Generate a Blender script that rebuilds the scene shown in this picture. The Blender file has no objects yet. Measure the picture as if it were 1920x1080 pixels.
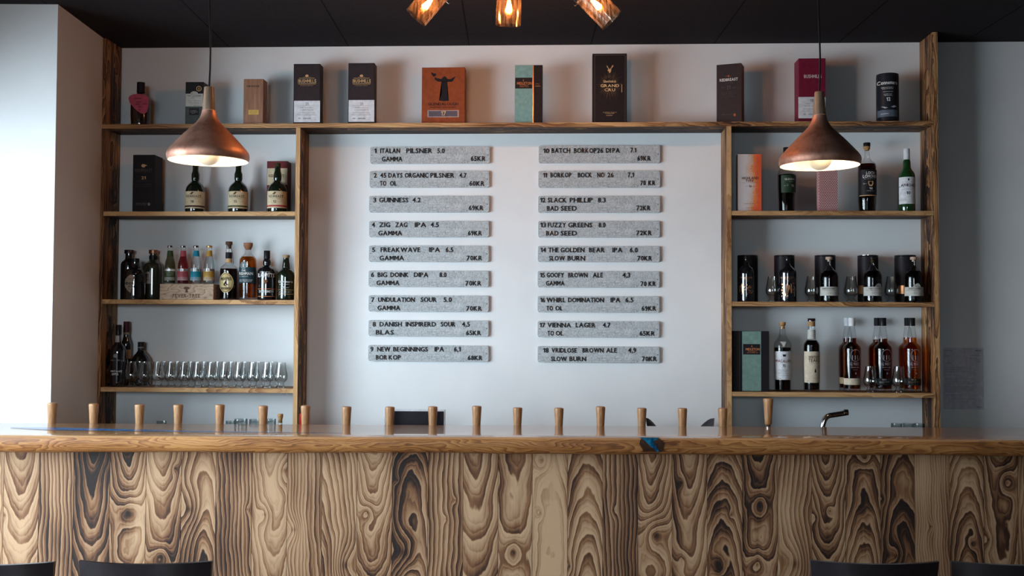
import bpy, bmesh, math, random
from mathutils import Vector, Matrix
C = bpy.context.scene.collection
R = random.Random(7)
PI = math.pi
# ------------------------------------------------------------------ camera
TH = 0.046                      # the shelf wall is turned a little against the bar and the room
FPX, PITCH, ROLL = 2000.0, 0.0319, 0.00476
EYE = Vector((0, 0, 1.65))
fwd = Vector((math.sin(-TH)*math.cos(PITCH), math.cos(-TH)*math.cos(PITCH), math.sin(PITCH)))
_r0 = Vector((math.cos(-TH), -math.sin(-TH), 0)); _u0 = _r0.cross(fwd)
right = _r0*math.cos(ROLL) + _u0*math.sin(ROLL)
up = -_r0*math.sin(ROLL) + _u0*math.cos(ROLL)
cam = bpy.data.cameras.new('camera'); cam.lens = 36*FPX/1920; cam.sensor_width = 36; cam.clip_start = .05
camo = bpy.data.objects.new('camera', cam); C.objects.link(camo)
m = Matrix.Identity(4)
for i in range(3):
    m[i][0], m[i][1], m[i][2], m[i][3] = right[i], up[i], -fwd[i], EYE[i]
camo.matrix_world = m
S = bpy.context.scene; S.camera = camo
# ------------------------------------------------------------------ light and exposure
S.view_settings.view_transform = 'Standard'; S.view_settings.look = 'None'
S.view_settings.exposure = 0.0; S.view_settings.gamma = 1.0; S.view_settings.use_curve_mapping = False
w = bpy.data.worlds.new('overcast_sky'); S.world = w; w.use_nodes = True
bg = w.node_tree.nodes['Background']; bg.inputs[0].default_value = (.62, .80, 1, 1); bg.inputs[1].default_value = 1.0
FM = Matrix.Rotation(TH, 4, 'Z')                      # room frame: u right, w forward, z up
def FW(u, wd, z): return FM @ Vector((u, wd, z))
def area(name, loc, d, sx, sy, power, col):
    l = bpy.data.lights.new(name, 'AREA'); l.shape = 'RECTANGLE'; l.size, l.size_y = sx, sy; l.energy = power; l.color = col
    o = bpy.data.objects.new(name, l); C.objects.link(o); o.location = loc
    o.rotation_euler = (FM.to_3x3() @ Vector(d)).to_track_quat('-Z', 'Z').to_euler(); return o
LEFT_U, RIGHT_U, FRONT_W = -3.45, 4.1, -3.2
# overcast sky beyond the side window and the shop front; it comes in through the openings
area('daylight_side', FW(-5.4, 1.2, 4.3), (1, .22, -.28), 9.0, 5.6, 3200, (.75, .89, 1))
area('daylight_front', FW(-.2, -7.6, 4.0), (-.14, 1, -.25), 5.2, 4.5, 1700, (.80, .92, 1))
cy = S.cycles; cy.max_bounces = 10; cy.transparent_max_bounces = 48; cy.caustics_reflective = False; cy.caustics_refractive = False

# ------------------------------------------------------------------ pixel -> place
def ray(px, py): return fwd + right*((px-960)/FPX) - up*((py-540)/FPX)
def at(px, py, y):
    d = ray(px, py); return EYE + d*(y/d.y)
def at_z(px, py, z):
    d = ray(px, py); return EYE + d*((z-EYE.z)/d.z)
FI = FM.inverted()
def atF(px, py, wd):                                  # room-frame coordinates at depth wd
    d = FI @ ray(px, py); p = Vector((0, 0, EYE.z)) + d*(wd/d.y); return p
WALL, SF = 6.70, 6.455
# ------------------------------------------------------------------ materials
class NB:
    def __init__(s, name):
        s.m = bpy.data.materials.new(name); s.m.use_nodes = True; s.t = s.m.node_tree
        s.out = s.t.nodes['Material Output']; s.b = s.t.nodes['Principled BSDF']
    def n(s, typ, **kw):
        x = s.t.nodes.new(typ)
        for k, v in kw.items(): setattr(x, k, v)
        return x
    def l(s, a, b): s.t.links.new(a, b)
    def put(s, sock, v):
        if hasattr(v, 'is_linked') or isinstance(v, bpy.types.NodeSocket): s.l(v, sock)
        else: sock.default_value = v
    def M(s, op, a, b=0.0, c=None):
        x = s.n('ShaderNodeMath', operation=op); s.put(x.inputs[0], a); s.put(x.inputs[1], b)
        if c is not None: s.put(x.inputs[2], c)
        return x.outputs[0]
    def xyz(s, x, y, z):
        c = s.n('ShaderNodeCombineXYZ'); s.put(c.inputs[0], x); s.put(c.inputs[1], y); s.put(c.inputs[2], z); return c.outputs[0]
    def sep(s, v):
        c = s.n('ShaderNodeSeparateXYZ'); s.l(v, c.inputs[0]); return c.outputs
    def noise(s, v, scale, detail=2.0, rough=.5):
        x = s.n('ShaderNodeTexNoise'); s.l(v, x.inputs['Vector']); x.inputs['Scale'].default_value = scale
        x.inputs['Detail'].default_value = detail; x.inputs['Roughness'].default_value = rough; return x.outputs['Fac']
    def ramp(s, f, stops, interp='LINEAR'):
        x = s.n('ShaderNodeValToRGB'); s.l(f, x.inputs[0]); e = x.color_ramp.elements; x.color_ramp.interpolation = interp
        while len(e) > 1: e.remove(e[-1])
        e[0].position, e[0].color = stops[0][0], (*stops[0][1], 1)
        for p, c in stops[1:]:
            q = e.new(p); q.color = (*c, 1)
        return x.outputs[0]
    def attr(s, name): return s.n('ShaderNodeAttribute', attribute_name=name).outputs['Vector']
    def obj(s): return s.n('ShaderNodeTexCoord').outputs['Object']
    def bump(s, h, strength, dist=.002):
        x = s.n('ShaderNodeBump'); s.l(h, x.inputs['Height']); x.inputs['Strength'].default_value = strength
        x.inputs['Distance'].default_value = dist; s.l(x.outputs[0], s.b.inputs['Normal'])
    def p(s, **kw):
        for k, v in kw.items(): s.put(s.b.inputs[k.replace('_', ' ')], v)
        return s
def lin(r, g, b):
    f = lambda c: c/12.92/255 if c < 10 else ((c/255+.055)/1.055)**2.4
    return (f(r), f(g), f(b))
_mc = {}
def flat(name, col, rough=.5, metal=0.0, coat=0.0, var=.12, scale=40):
    """plain surface with a faint procedural mottling"""
    if name in _mc: return _mc[name]
    k = NB(name); f = k.noise(k.obj(), scale, 3)
    lo = tuple(c*(1-var) for c in col); hi = tuple(min(1, c*(1+var)) for c in col)
    k.l(k.ramp(f, [(.3, lo), (.7, hi)]), k.b.inputs['Base Color'])
    k.p(Roughness=rough, Metallic=metal, Coat_Weight=coat); k.b.inputs['Specular IOR Level'].default_value = .5 if rough < .25 or metal else .16; k.b.inputs['Coat Roughness'].default_value = .06
    _mc[name] = k.m; return k.m
def thin_glass(name, tint_c, tint_e, gloss=1.0, power=1.0, rough=.02):
    """clear or tinted vessel wall: seen-through colour by viewing angle plus a fresnel reflection"""
    if name in _mc: return _mc[name]
    k = NB(name); k.t.nodes.remove(k.b)
    lw = k.n('ShaderNodeLayerWeight'); lw.inputs[0].default_value = .5
    fac = k.M('POWER', lw.outputs['Facing'], power)
    tr = k.n('ShaderNodeBsdfTransparent'); k.l(k.ramp(fac, [(0, tint_c), (.9, tint_e), (1, tuple(c*.6 for c in tint_e))]), tr.inputs[0])
    gl = k.n('ShaderNodeBsdfGlossy'); gl.inputs['Roughness'].default_value = rough
    fr = k.M('MULTIPLY', k.M('ADD', .04, k.M('MULTIPLY', k.M('POWER', lw.outputs['Facing'], 4.0), .75)), gloss)
    mx = k.n('ShaderNodeMixShader'); k.l(fr, mx.inputs[0]); k.l(tr.outputs[0], mx.inputs[1]); k.l(gl.outputs[0], mx.inputs[2])
    k.l(mx.outputs[0], k.out.inputs[0]); _mc[name] = k.m; return k.m
def charred(name, light, mid, dark, black, ring, knotcol=(.12, .06, .03)):
    """flame-charred softwood: growth rings cut along each board, knots, uneven scorching"""
    k = NB(name)
    u, v, sd = k.sep(k.attr('gc')); x0, d0, tl = k.sep(k.attr('ga'))
    bi, co, rg = k.sep(k.attr('gb'))
    n1 = k.noise(k.xyz(k.M('MULTIPLY', sd, 7.3), k.M('MULTIPLY', v, 1.6), 0.0), 1.5, 2)
    n2 = k.noise(k.xyz(k.M('MULTIPLY', u, 3.0), k.M('MULTIPLY', v, 1.7), k.M('MULTIPLY', sd, 3.1)), 1.4, 2)
    n3 = k.noise(k.xyz(k.M('MULTIPLY', u, 90.0), k.M('MULTIPLY', v, 4.0), sd), 1.0, 3)
    n4 = k.noise(k.xyz(k.M('MULTIPLY', u, 22.0), k.M('MULTIPLY', v, 9.0), k.M('MULTIPLY', sd, 1.7)), 1.0, 2)
    dv = k.M('ADD', k.M('ADD', d0, k.M('MULTIPLY', tl, v)), k.M('MULTIPLY', k.M('SUBTRACT', n1, .5), .05))
    du = k.M('ADD', k.M('SUBTRACT', u, x0), k.M('MULTIPLY', k.M('SUBTRACT', n2, .5), .055))
    r = k.M('SQRT', k.M('ADD', k.M('MULTIPLY', du, du), k.M('MULTIPLY', dv, dv)))
    core = None
    for an in ('gk', 'gl'):
        ku, kv, ks = k.sep(k.attr(an))
        a = k.M('SUBTRACT', u, ku); b = k.M('MULTIPLY', k.M('SUBTRACT', v, kv), .62)
        d2 = k.M('DIVIDE', k.M('ADD', k.M('MULTIPLY', a, a), k.M('MULTIPLY', b, b)), k.M('MULTIPLY', ks, ks))
        g = k.M('POWER', 2.718, k.M('MULTIPLY', d2, -.22))
        r = k.M('ADD', r, k.M('MULTIPLY', g, k.M('MULTIPLY', ks, 1.5)))
        a2 = k.M('MULTIPLY', a, a); b2 = k.M('SUBTRACT', v, kv); b2 = k.M('MULTIPLY', b2, b2)
        e2 = k.M('DIVIDE', k.M('ADD', a2, b2), k.M('MULTIPLY', ks, ks))
        cr = k.M('POWER', 2.718, k.M('MULTIPLY', e2, -3.0))
        core = cr if core is None else k.M('MAXIMUM', core, cr)
    r = k.M('ADD', r, k.M('MULTIPLY', k.M('SUBTRACT', n4, .5), .012))
    ph = k.M('DIVIDE', r, k.M('MULTIPLY', rg, ring)); fr = k.M('FRACT', ph)
    wn = k.n('ShaderNodeTexWhiteNoise', noise_dimensions='2D'); k.l(k.xyz(k.M('FLOOR', ph), sd, 0.0), wn.inputs[0])
    prof = k.ramp(fr, [(0, (.10,)*3), (.3, (.28,)*3), (.62, (.70,)*3), (.84, (1,)*3), (.93, (.85,)*3), (1, (.10,)*3)])
    burn = k.noise(k.xyz(k.M('MULTIPLY', u, 7.0), k.M('MULTIPLY', v, 1.5), k.M('MULTIPLY', sd, 5.3)), 1.0, 2)
    val = k.M('ADD', k.M('MULTIPLY', prof, co), bi)
    f2 = k.ramp(k.M('FRACT', k.M('MULTIPLY', ph, 3.0)), [(0, (0,)*3), (.55, (.5,)*3), (.85, (1,)*3), (1, (0,)*3)])
    val = k.M('ADD', val, k.M('MULTIPLY', k.M('SUBTRACT', f2, .5), k.M('MULTIPLY', burn, .50)))
    val = k.M('ADD', val, k.M('MULTIPLY', k.M('SUBTRACT', wn.outputs[0], .5), .22))
    val = k.M('ADD', val, k.M('MULTIPLY', k.M('SUBTRACT', burn, .5), 1.45))
    val = k.M('ADD', val, k.M('MULTIPLY', k.M('SUBTRACT', n3, .5), .30))
    val = k.M('ADD', val, k.M('MULTIPLY', core, .30))
    k.l(k.ramp(val, [(0, light), (.28, tuple(a*.55+b*.45 for a, b in zip(light, mid))), (.55, mid), (.82, dark), (1.05 if False else 1.0, black)]), k.b.inputs['Base Color'])
    k.p(Roughness=.62); k.b.inputs['Specular IOR Level'].default_value = .3
    k.bump(val, .25, .002); return k.m
M_PLANK = charred('charred_spruce', (.49, .305, .175), (.205, .092, .040), (.062, .024, .012), (.015, .008, .006), .016)
M_SHELF = charred('scorched_pine', (.60, .36, .165), (.26, .115, .042), (.065, .027, .014), (.018, .010, .008), .010)
k = NB('painted_plaster'); f = k.noise(k.obj(), 180, 4)
k.l(k.ramp(k.noise(k.obj(), 3, 3), [(.3, (.74, .745, .75)), (.7, (.79, .795, .80))]), k.b.inputs['Base Color']); k.p(Roughness=.75); k.bump(f, .06, .001); M_WALL = k.m
k = NB('dark_ceiling_board'); x, y, z = k.sep(k.obj())
sx = k.M('ABSOLUTE', k.M('SUBTRACT', k.M('FRACT', k.M('DIVIDE', k.M('ADD', x, .28), .77)), .5))
sy = k.M('ABSOLUTE', k.M('SUBTRACT', k.M('FRACT', k.M('DIVIDE', k.M('ADD', y, .15), .60)), .5))
seam = k.M('MAXIMUM', k.M('GREATER_THAN', sx, .494), k.M('MULTIPLY', k.M('GREATER_THAN', sy, .496), .5))
nz = k.noise(k.obj(), 90, 4)
cc = k.ramp(k.M('SUBTRACT', nz, k.M('MULTIPLY', seam, .5)), [(.05, (.006, .005, .006)), (.3, (.022, .018, .020)), (.7, (.034, .028, .031))])
k.l(cc, k.b.inputs['Base Color']); k.p(Roughness=.95); k.b.inputs['Specular IOR Level'].default_value = .1; k.bump(nz, .3, .003); M_CEIL = k.m
k = NB('oiled_floor_board'); x, y, z = k.sep(k.obj())
nn = k.noise(k.xyz(k.M('MULTIPLY', x, 12.0), k.M('MULTIPLY', y, 1.2), k.M('FLOOR', k.M('DIVIDE', x, .14))), 2.0, 4)
k.l(k.ramp(nn, [(.3, (.13, .08, .05)), (.7, (.24, .15, .09))]), k.b.inputs['Base Color']); k.p(Roughness=.45); M_FLOOR = k.m
k = NB('live_edge_slab'); x, y, z = k.sep(k.obj())
wv = k.noise(k.xyz(k.M('MULTIPLY', x, 1.5), k.M('MULTIPLY', y, 3.0), k.M('MULTIPLY', z, 9.0)), 1.3, 2)
wv2 = k.noise(k.xyz(k.M('MULTIPLY', x, 7.0), k.M('MULTIPLY', y, 6.0), k.M('MULTIPLY', z, 22.0)), 1.0, 2)
fine = k.noise(k.xyz(k.M('MULTIPLY', x, 30.0), k.M('MULTIPLY', y, 120.0), k.M('MULTIPLY', z, 160.0)), 1.0, 3)
ph = k.M('ADD', k.M('MULTIPLY', wv, 17.0), k.M('ADD', k.M('MULTIPLY', wv2, 2.4), k.M('ADD', k.M('MULTIPLY', z, 46.0), k.M('MULTIPLY', y, 22.0))))
sf = k.M('FRACT', ph)
big = k.noise(k.xyz(k.M('MULTIPLY', x, 1.0), k.M('MULTIPLY', y, 2.0), k.M('MULTIPLY', z, 4.0)), 1.7, 2)
pv = k.ramp(sf, [(0, (.2,)*3), (.55, (.5,)*3), (.86, (.9,)*3), (1, (.2,)*3)])
vv = k.M('ADD', k.M('MULTIPLY', pv, .62), k.M('ADD', k.M('MULTIPLY', k.M('SUBTRACT', big, .5), 1.1), k.M('MULTIPLY', k.M('SUBTRACT', fine, .5), .35)))
k.l(k.ramp(vv, [(0, (.46, .22, .075)), (.3, (.29, .115, .034)), (.62, (.135, .046, .015)), (.95, (.04, .014, .007))]), k.b.inputs['Base Color'])
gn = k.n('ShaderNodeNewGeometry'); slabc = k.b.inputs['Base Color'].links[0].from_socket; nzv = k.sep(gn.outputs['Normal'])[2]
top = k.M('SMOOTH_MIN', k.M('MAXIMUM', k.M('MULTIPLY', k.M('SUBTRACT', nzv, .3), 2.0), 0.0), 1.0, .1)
k.l(k.M('SUBTRACT', .45, k.M('MULTIPLY', top, .25)), k.b.inputs['Roughness']); k.p(Coat_Weight=.5); k.b.inputs['Coat Roughness'].default_value = .025
k.b.inputs['Coat IOR'].default_value = 1.5
k.l(k.M('MULTIPLY', top, .55), k.b.inputs['Coat Weight']); k.b.inputs['Specular IOR Level'].default_value = .3; 
mxr = k.n('ShaderNodeMix', data_type='RGBA'); k.l(k.M('MULTIPLY', top, .6), mxr.inputs['Factor']); k.l(slabc, mxr.inputs['A']); mxr.inputs['B'].default_value = (.62, .38, .20, 1)  # upward faces mixed paler: daylight on the top put into the colour
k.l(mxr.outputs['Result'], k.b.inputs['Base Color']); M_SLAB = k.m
k = NB('blue_epoxy'); f = k.noise(k.obj(), 26, 3)
k.l(k.ramp(f, [(.3, (.006, .06, .20)), (.5, (.012, .16, .46)), (.75, (.03, .30, .66))]), k.b.inputs['Base Color']); k.p(Roughness=.25, Coat_Weight=.25); M_EPOXY = k.m
k = NB('deep_blue_epoxy'); f = k.noise(k.obj(), 38, 3)
k.l(k.ramp(f, [(.3, (.004, .02, .045)), (.5, (.005, .07, .15)), (.68, (.01, .17, .30))]), k.b.inputs['Base Color']); k.p(Roughness=.2, Coat_Weight=.4); M_DEEP = k.m
k = NB('grey_felt'); n1 = k.noise(k.obj(), 110, 4, .7); n2 = k.noise(k.obj(), 34, 3)
x, y, z = k.sep(k.obj())
k.l(k.ramp(k.M('ADD', k.M('MULTIPLY', n1, .75), k.M('MULTIPLY', n2, .25)), [(.34, (.20, .21, .22)), (.47, (.40, .42, .43)), (.62, (.58, .60, .61))]), k.b.inputs['Base Color'])
k.p(Roughness=.95); k.b.inputs['Sheen Weight'].default_value = .3; k.bump(n1, .5, .003); M_FELT = k.m
k = NB('turned_beech'); x, y, z = k.sep(k.obj())
n1 = k.noise(k.xyz(k.M('MULTIPLY', x, 70.0), k.M('MULTIPLY', y, 70.0), k.M('MULTIPLY', z, 9.0)), 1.5, 4)
k.l(k.ramp(n1, [(.3, (.27, .125, .05)), (.55, (.40, .205, .088)), (.75, (.48, .27, .125))]), k.b.inputs['Base Color']); k.p(Roughness=.42); M_BEECH = k.m
k = NB('aged_copper'); n1 = k.noise(k.obj(), 9, 5, .65); n2 = k.noise(k.obj(), 60, 3)
k.l(k.ramp(n1, [(.3, (.26, .115, .075)), (.5, (.50, .255, .18)), (.7, (.60, .33, .245))]), k.b.inputs['Base Color'])
k.l(k.M('ADD', .44, k.M('MULTIPLY', n2, .20)), k.b.inputs['Roughness']); k.p(Metallic=.85); M_COPPER = k.m
k = NB('walnut_cap'); x, y, z = k.sep(k.obj())
n1 = k.noise(k.xyz(k.M('MULTIPLY', x, 60.0), k.M('MULTIPLY', y, 60.0), k.M('MULTIPLY', z, 6.0)), 1.5, 4)
k.l(k.ramp(n1, [(.3, (.13, .075, .045)), (.7, (.27, .165, .10))]), k.b.inputs['Base Color']); k.p(Roughness=.45); M_WALNUT = k.m
k = NB('crate_pine'); x, y, z = k.sep(k.obj())
n1 = k.noise(k.xyz(k.M('MULTIPLY', x, 5.0), k.M('MULTIPLY', y, 5.0), k.M('MULTIPLY', z, 14.0)), 1.2, 2)
k.l(k.ramp(k.M('FRACT', k.M('MULTIPLY', n1, 9.0)), [(0, (.50, .37, .26)), (.7, (.40, .28, .19)), (.9, (.22, .14, .09)), (1, (.50, .37, .26))]), k.b.inputs['Base Color']); k.p(Roughness=.7); M_CRATE = k.m
k = NB('cedar_box'); x, y, z = k.sep(k.obj())
n1 = k.noise(k.xyz(k.M('MULTIPLY', x, 40.0), k.M('MULTIPLY', y, 40.0), k.M('MULTIPLY', z, 4.0)), 1.5, 4)
k.l(k.ramp(n1, [(.3, (.21, .088, .042)), (.7, (.33, .155, .082))]), k.b.inputs['Base Color']); k.p(Roughness=.5); M_CEDAR = k.m
k = NB('speckled_gradient_card'); x, y, z = k.sep(k.obj())
gx = k.M('ADD', k.M('MULTIPLY', x, 9.0), .42); n1 = k.noise(k.obj(), 300, 2, .6); n2 = k.noise(k.obj(), 9, 2)
k.l(k.ramp(k.M('ADD', k.M('ADD', gx, k.M('MULTIPLY', k.M('SUBTRACT', n1, .5), .9)), k.M('MULTIPLY', k.M('SUBTRACT', n2, .5), .9)),
    [(.2, (.62, .58, .58)), (.5, (.60, .40, .30)), (.62, (.72, .25, .08)), (.85, (.72, .10, .03))]), k.b.inputs['Base Color']); k.p(Roughness=.4); M_GRAD = k.m
k = NB('triangle_print_card'); x, y, z = k.sep(k.obj())
row = k.M('FLOOR', k.M('DIVIDE', z, .0085)); fz = k.M('FRACT', k.M('DIVIDE', z, .0085))
fx = k.M('ABSOLUTE', k.M('SUBTRACT', k.M('FRACT', k.M('ADD', k.M('DIVIDE', x, .0105), k.M('MULTIPLY', row, .5))), .5))
tri = k.M('LESS_THAN', fx, k.M('MULTIPLY', k.M('SUBTRACT', 1.0, fz), .42))
k.l(k.ramp(tri, [(.4, (.30, .025, .04)), (.6, (.66, .56, .54))], 'CONSTANT'), k.b.inputs['Base Color']); k.p(Roughness=.5); M_TRI = k.m
k = NB('filament_glow'); k.b.inputs['Emission Color'].default_value = (1, .52, .20, 1); k.b.inputs['Emission Strength'].default_value = 40
n1 = k.noise(k.obj(), 30, 1); k.l(k.ramp(n1, [(0, (.9, .5, .2)), (1, (1, .7, .4))]), k.b.inputs['Base Color']); M_FIL = k.m
k = NB('opal_bulb'); n1 = k.noise(k.obj(), 12, 1); k.l(k.ramp(n1, [(0, (.52, .44, .33)), (1, (.58, .50, .38))]), k.b.inputs['Base Color'])
k.b.inputs['Emission Color'].default_value = (1, .80, .55, 1); k.b.inputs['Emission Strength'].default_value = .36; k.p(Roughness=.3); M_OPAL = k.m

BLACK = flat('black_card', (.014, .011, .014), .5)
BLACKP = flat('black_plastic', (.012, .011, .013), .3)
DGREEN = flat('dark_green_glass', (.006, .011, .006), .07, 0, .6)
GREENB = flat('bright_green_glass', (.007, .040, .009), .06, 0, .6)
DBROWN = flat('dark_brown_glass', (.020, .009, .006), .07, 0, .6)
BLACKG = flat('black_glass', (.006, .006, .008), .06, 0, .8)
OLIVE = flat('olive_glass', (.030, .032, .018), .09, 0, .5)
CREAM = flat('cream_paper', (.60, .49, .32), .6)
WHITEP = flat('white_paper', (.66, .67, .70), .6)
GREYP = flat('pale_grey_paper', (.50, .50, .46), .6)
INK = flat('black_ink', (.012, .010, .012), .6)
BROWNINK = flat('brown_ink', (.12, .06, .035), .7)
WHITEINK = flat('white_ink', (.72, .70, .68), .5)
GREYINK = flat('grey_ink', (.22, .21, .22), .5)
DIMINK = flat('dim_ink', (.085, .07, .07), .5)
GOLD = flat('gold_foil', (.72, .42, .16), .32, .9)
GOLDP = flat('gold_print', (.60, .38, .18), .45)
COPF = flat('copper_foil', (.72, .32, .15), .3, .85)
REDINK = flat('red_ink', (.35, .05, .05), .5)
CORK = flat('cork', (.38, .21, .09), .75, 0, 0, .35, 160)
STEEL = flat('chrome', (.62, .62, .63), .12, 1)
DSTEEL = flat('dark_steel', (.05, .048, .05), .35, 1)
CHARC = flat('charcoal_card', (.032, .021, .023), .5)
TEAL = flat('teal_card', (.19, .36, .34), .5)
SAGE = flat('sage_card', (.17, .27, .235), .5)
RUST = flat('rust_card', (.26, .055, .017), .5)
BURG = flat('burgundy_card', (.17, .012, .035), .5)
SIENNA = flat('sienna_card', (.22, .075, .028), .5)
SLATE = flat('slate_card', (.06, .07, .07), .5)
PINK = flat('pink_paper', (.48, .085, .14), .7)
CLEAR = thin_glass('clear_glass', (.96, .97, .97), (.72, .75, .76), 1.0, 2.0)
CRYSTAL = thin_glass('crystal_glass', (.97, .98, .98), (.62, .65, .67), 2.4, 2.6)
k = NB('amber_mirror_glass'); k.t.nodes.remove(k.b)                 # half-silvered smoked glass with drawn streaks
x, y, z = k.sep(k.n('ShaderNodeTexCoord').outputs['Generated'])
st = k.noise(k.xyz(k.M('MULTIPLY', x, 26.0), k.M('MULTIPLY', y, 3.0), k.M('MULTIPLY', z, 3.0)), 1.0, 2)
tr = k.n('ShaderNodeBsdfTransparent'); tr.inputs[0].default_value = (.97, .90, .82, 1)
gl = k.n('ShaderNodeBsdfGlossy'); gl.inputs['Roughness'].default_value = .10; k.l(k.ramp(st, [(.42, (.42, .39, .36)), (.60, (1, .98, .96))]), gl.inputs[0])
tl = k.n('ShaderNodeBsdfTranslucent'); k.l(k.ramp(st, [(.38, (.10, .05, .03)), (.62, (.85, .60, .42))]), tl.inputs[0])
m1 = k.n('ShaderNodeMixShader'); m1.inputs[0].default_value = .17; k.l(tr.outputs[0], m1.inputs[1]); k.l(gl.outputs[0], m1.inputs[2])
m2 = k.n('ShaderNodeMixShader'); m2.inputs[0].default_value = .012; k.l(m1.outputs[0], m2.inputs[1]); k.l(tl.outputs[0], m2.inputs[2])
k.l(m2.outputs[0], k.out.inputs[0]); SMOKE = k.m
L_HONEY = thin_glass('honey_whisky', (.62, .27, .06), (.86, .50, .16), .5, 2.0)
L_DARK = thin_glass('dark_whisky', (.13, .035, .015), (.50, .17, .04), .5, 2.6)
L_AMBER = thin_glass('amber_whisky', (.42, .13, .028), (.95, .50, .11), .5, 2.2)
L_GOLD = thin_glass('golden_whisky', (.80, .40, .09), (.95, .64, .18), .5, 2.0)
L_PINK = thin_glass('pink_mixer', (.62, .16, .20), (.62, .20, .24), .5, 2.0)
L_CLEAR = thin_glass('clear_mixer', (.90, .92, .92), (.70, .74, .74), .5, 2.0)
L_OLIVE = thin_glass('olive_mixer', (.42, .42, .30), (.35, .35, .25), .5, 2.0)
FROST = thin_glass('frosted_glass', (.80, .84, .84), (.45, .49, .50), 1.2, 1.5, .08)
PANE = thin_glass('window_glass', (.97, .98, .98), (.9, .92, .92), .6, 2.0)

# ------------------------------------------------------------------ mesh helpers
def link(name, me, parent=None, loc=(0, 0, 0), rz=0.0):
    o = bpy.data.objects.new(name, me); C.objects.link(o); o.location = loc; o.rotation_euler = (0, 0, rz)
    if parent is not None: o.parent = parent
    return o
def fin(bm, name, mat, parent=None, ang=35, loc=(0, 0, 0), rz=0.0, smooth=True):
    me = bpy.data.meshes.new(name); bm.normal_update(); bm.to_mesh(me); bm.free()
    for mt in (mat if isinstance(mat, (list, tuple)) else [mat]): me.materials.append(mt)
    if smooth:
        me.polygons.foreach_set('use_smooth', [True]*len(me.polygons)); me.set_sharp_from_angle(angle=math.radians(ang))
    return link(name, me, parent, loc, rz)
NEW = bmesh.new
def box(bm, x0, y0, z0, x1, y1, z1, bev=0.0, seg=1):
    t = NEW()
    vs = [t.verts.new(p) for p in ((x0, y0, z0), (x1, y0, z0), (x1, y1, z0), (x0, y1, z0), (x0, y0, z1), (x1, y0, z1), (x1, y1, z1), (x0, y1, z1))]
    for f in ((0, 3, 2, 1), (4, 5, 6, 7), (0, 1, 5, 4), (1, 2, 6, 5), (2, 3, 7, 6), (3, 0, 4, 7)): t.faces.new([vs[i] for i in f])
    if bev: bmesh.ops.bevel(t, geom=t.edges[:], offset=bev, segments=seg, affect='EDGES')
    merge(bm, t)
def merge(bm, t):
    me = bpy.data.meshes.new('tmp'); t.to_mesh(me); t.free(); bm.from_mesh(me); bpy.data.meshes.remove(me)
def lathe(bm, prof, seg=40, cx=0.0, cy=0.0, close=True, mtx=None):
    """prof: (radius, z) from bottom to top"""
    rings = []
    for r, z in prof:
        if r < 1e-6: rings.append([bm.verts.new((cx, cy, z))])
        else: rings.append([bm.verts.new((cx+r*math.cos(2*PI*i/seg), cy+r*math.sin(2*PI*i/seg), z)) for i in range(seg)])
    for a, b in zip(rings, rings[1:]):
        for i in range(seg):
            j = (i+1) % seg
            if len(a) == 1 and len(b) == 1: continue
            if len(a) == 1: bm.faces.new((a[0], b[j], b[i]))
            elif len(b) == 1: bm.faces.new((a[i], a[j], b[0]))
            else: bm.faces.new((a[i], a[j], b[j], b[i]))
    if close:
        if len(rings[0]) > 1: bm.faces.new(rings[0][::-1])
        if len(rings[-1]) > 1: bm.faces.new(rings[-1])
    if mtx is not None:
        for rg in rings:
            for v in rg: v.co = mtx @ v.co
def tube(bm, pts, r, seg=12, cap=True, ref=None):
    pts = [Vector(p) for p in pts]; rings = []
    rr = r if isinstance(r, (list, tuple)) else [r]*len(pts)
    fix = ref; ref = Vector((0, 0, 1))
    for i, p in enumerate(pts):
        d = (pts[min(i+1, len(pts)-1)] - pts[max(i-1, 0)]).normalized()
        rf = Vector(fix) if fix else ref if abs(d.dot(ref)) < .95 else Vector((1, 0, 0))
        a = d.cross(rf).normalized(); b = a.cross(d)
        rings.append([bm.verts.new(p + (a*math.cos(2*PI*k/seg) + b*math.sin(2*PI*k/seg))*rr[i]) for k in range(seg)])
    for a, b in zip(rings, rings[1:]):
        for k in range(seg):
            j = (k+1) % seg; bm.faces.new((a[k], b[k], b[j], a[j]))
    if cap: bm.faces.new(rings[0]); bm.faces.new(rings[-1][::-1])
    bmesh.ops.recalc_face_normals(bm, faces=bm.faces[:])
def prism(bm, poly, y0, y1):
    """poly in x,z; extruded from y0 (front) to y1"""
    a = [bm.verts.new((x, y0, z)) for x, z in poly]; b = [bm.verts.new((x, y1, z)) for x, z in poly]; n = len(poly)
    fs = [bm.faces.new(a), bm.faces.new(b[::-1])] + [bm.faces.new((a[j], a[i], b[i], b[j])) for i in range(n) for j in [(i+1) % n]]
    bmesh.ops.recalc_face_normals(bm, faces=fs)
def thing(name, label, cat, loc, group=None, rz=0.0):
    o = bpy.data.objects.new(name, None); C.objects.link(o); o.location = loc; o.rotation_euler = (0, 0, rz); o.empty_display_size = .05
    return tag(o, label, cat, group)
def tag(o, label, cat, group=None):
    o['label'] = label; o['category'] = cat
    if group: o['group'] = group
    return o
def structure(o): o['kind'] = 'structure'; return o
def dup(root, loc, label, rz=None):
    r = root.copy(); C.objects.link(r); r.location = loc; r['label'] = label
    if rz is not None: r.rotation_euler = (0, 0, rz)
    for ch in list(root.children):
        c = ch.copy(); C.objects.link(c); c.parent = r
        for g in list(ch.children):
            d = g.copy(); C.objects.link(d); d.parent = c
    return r
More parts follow.
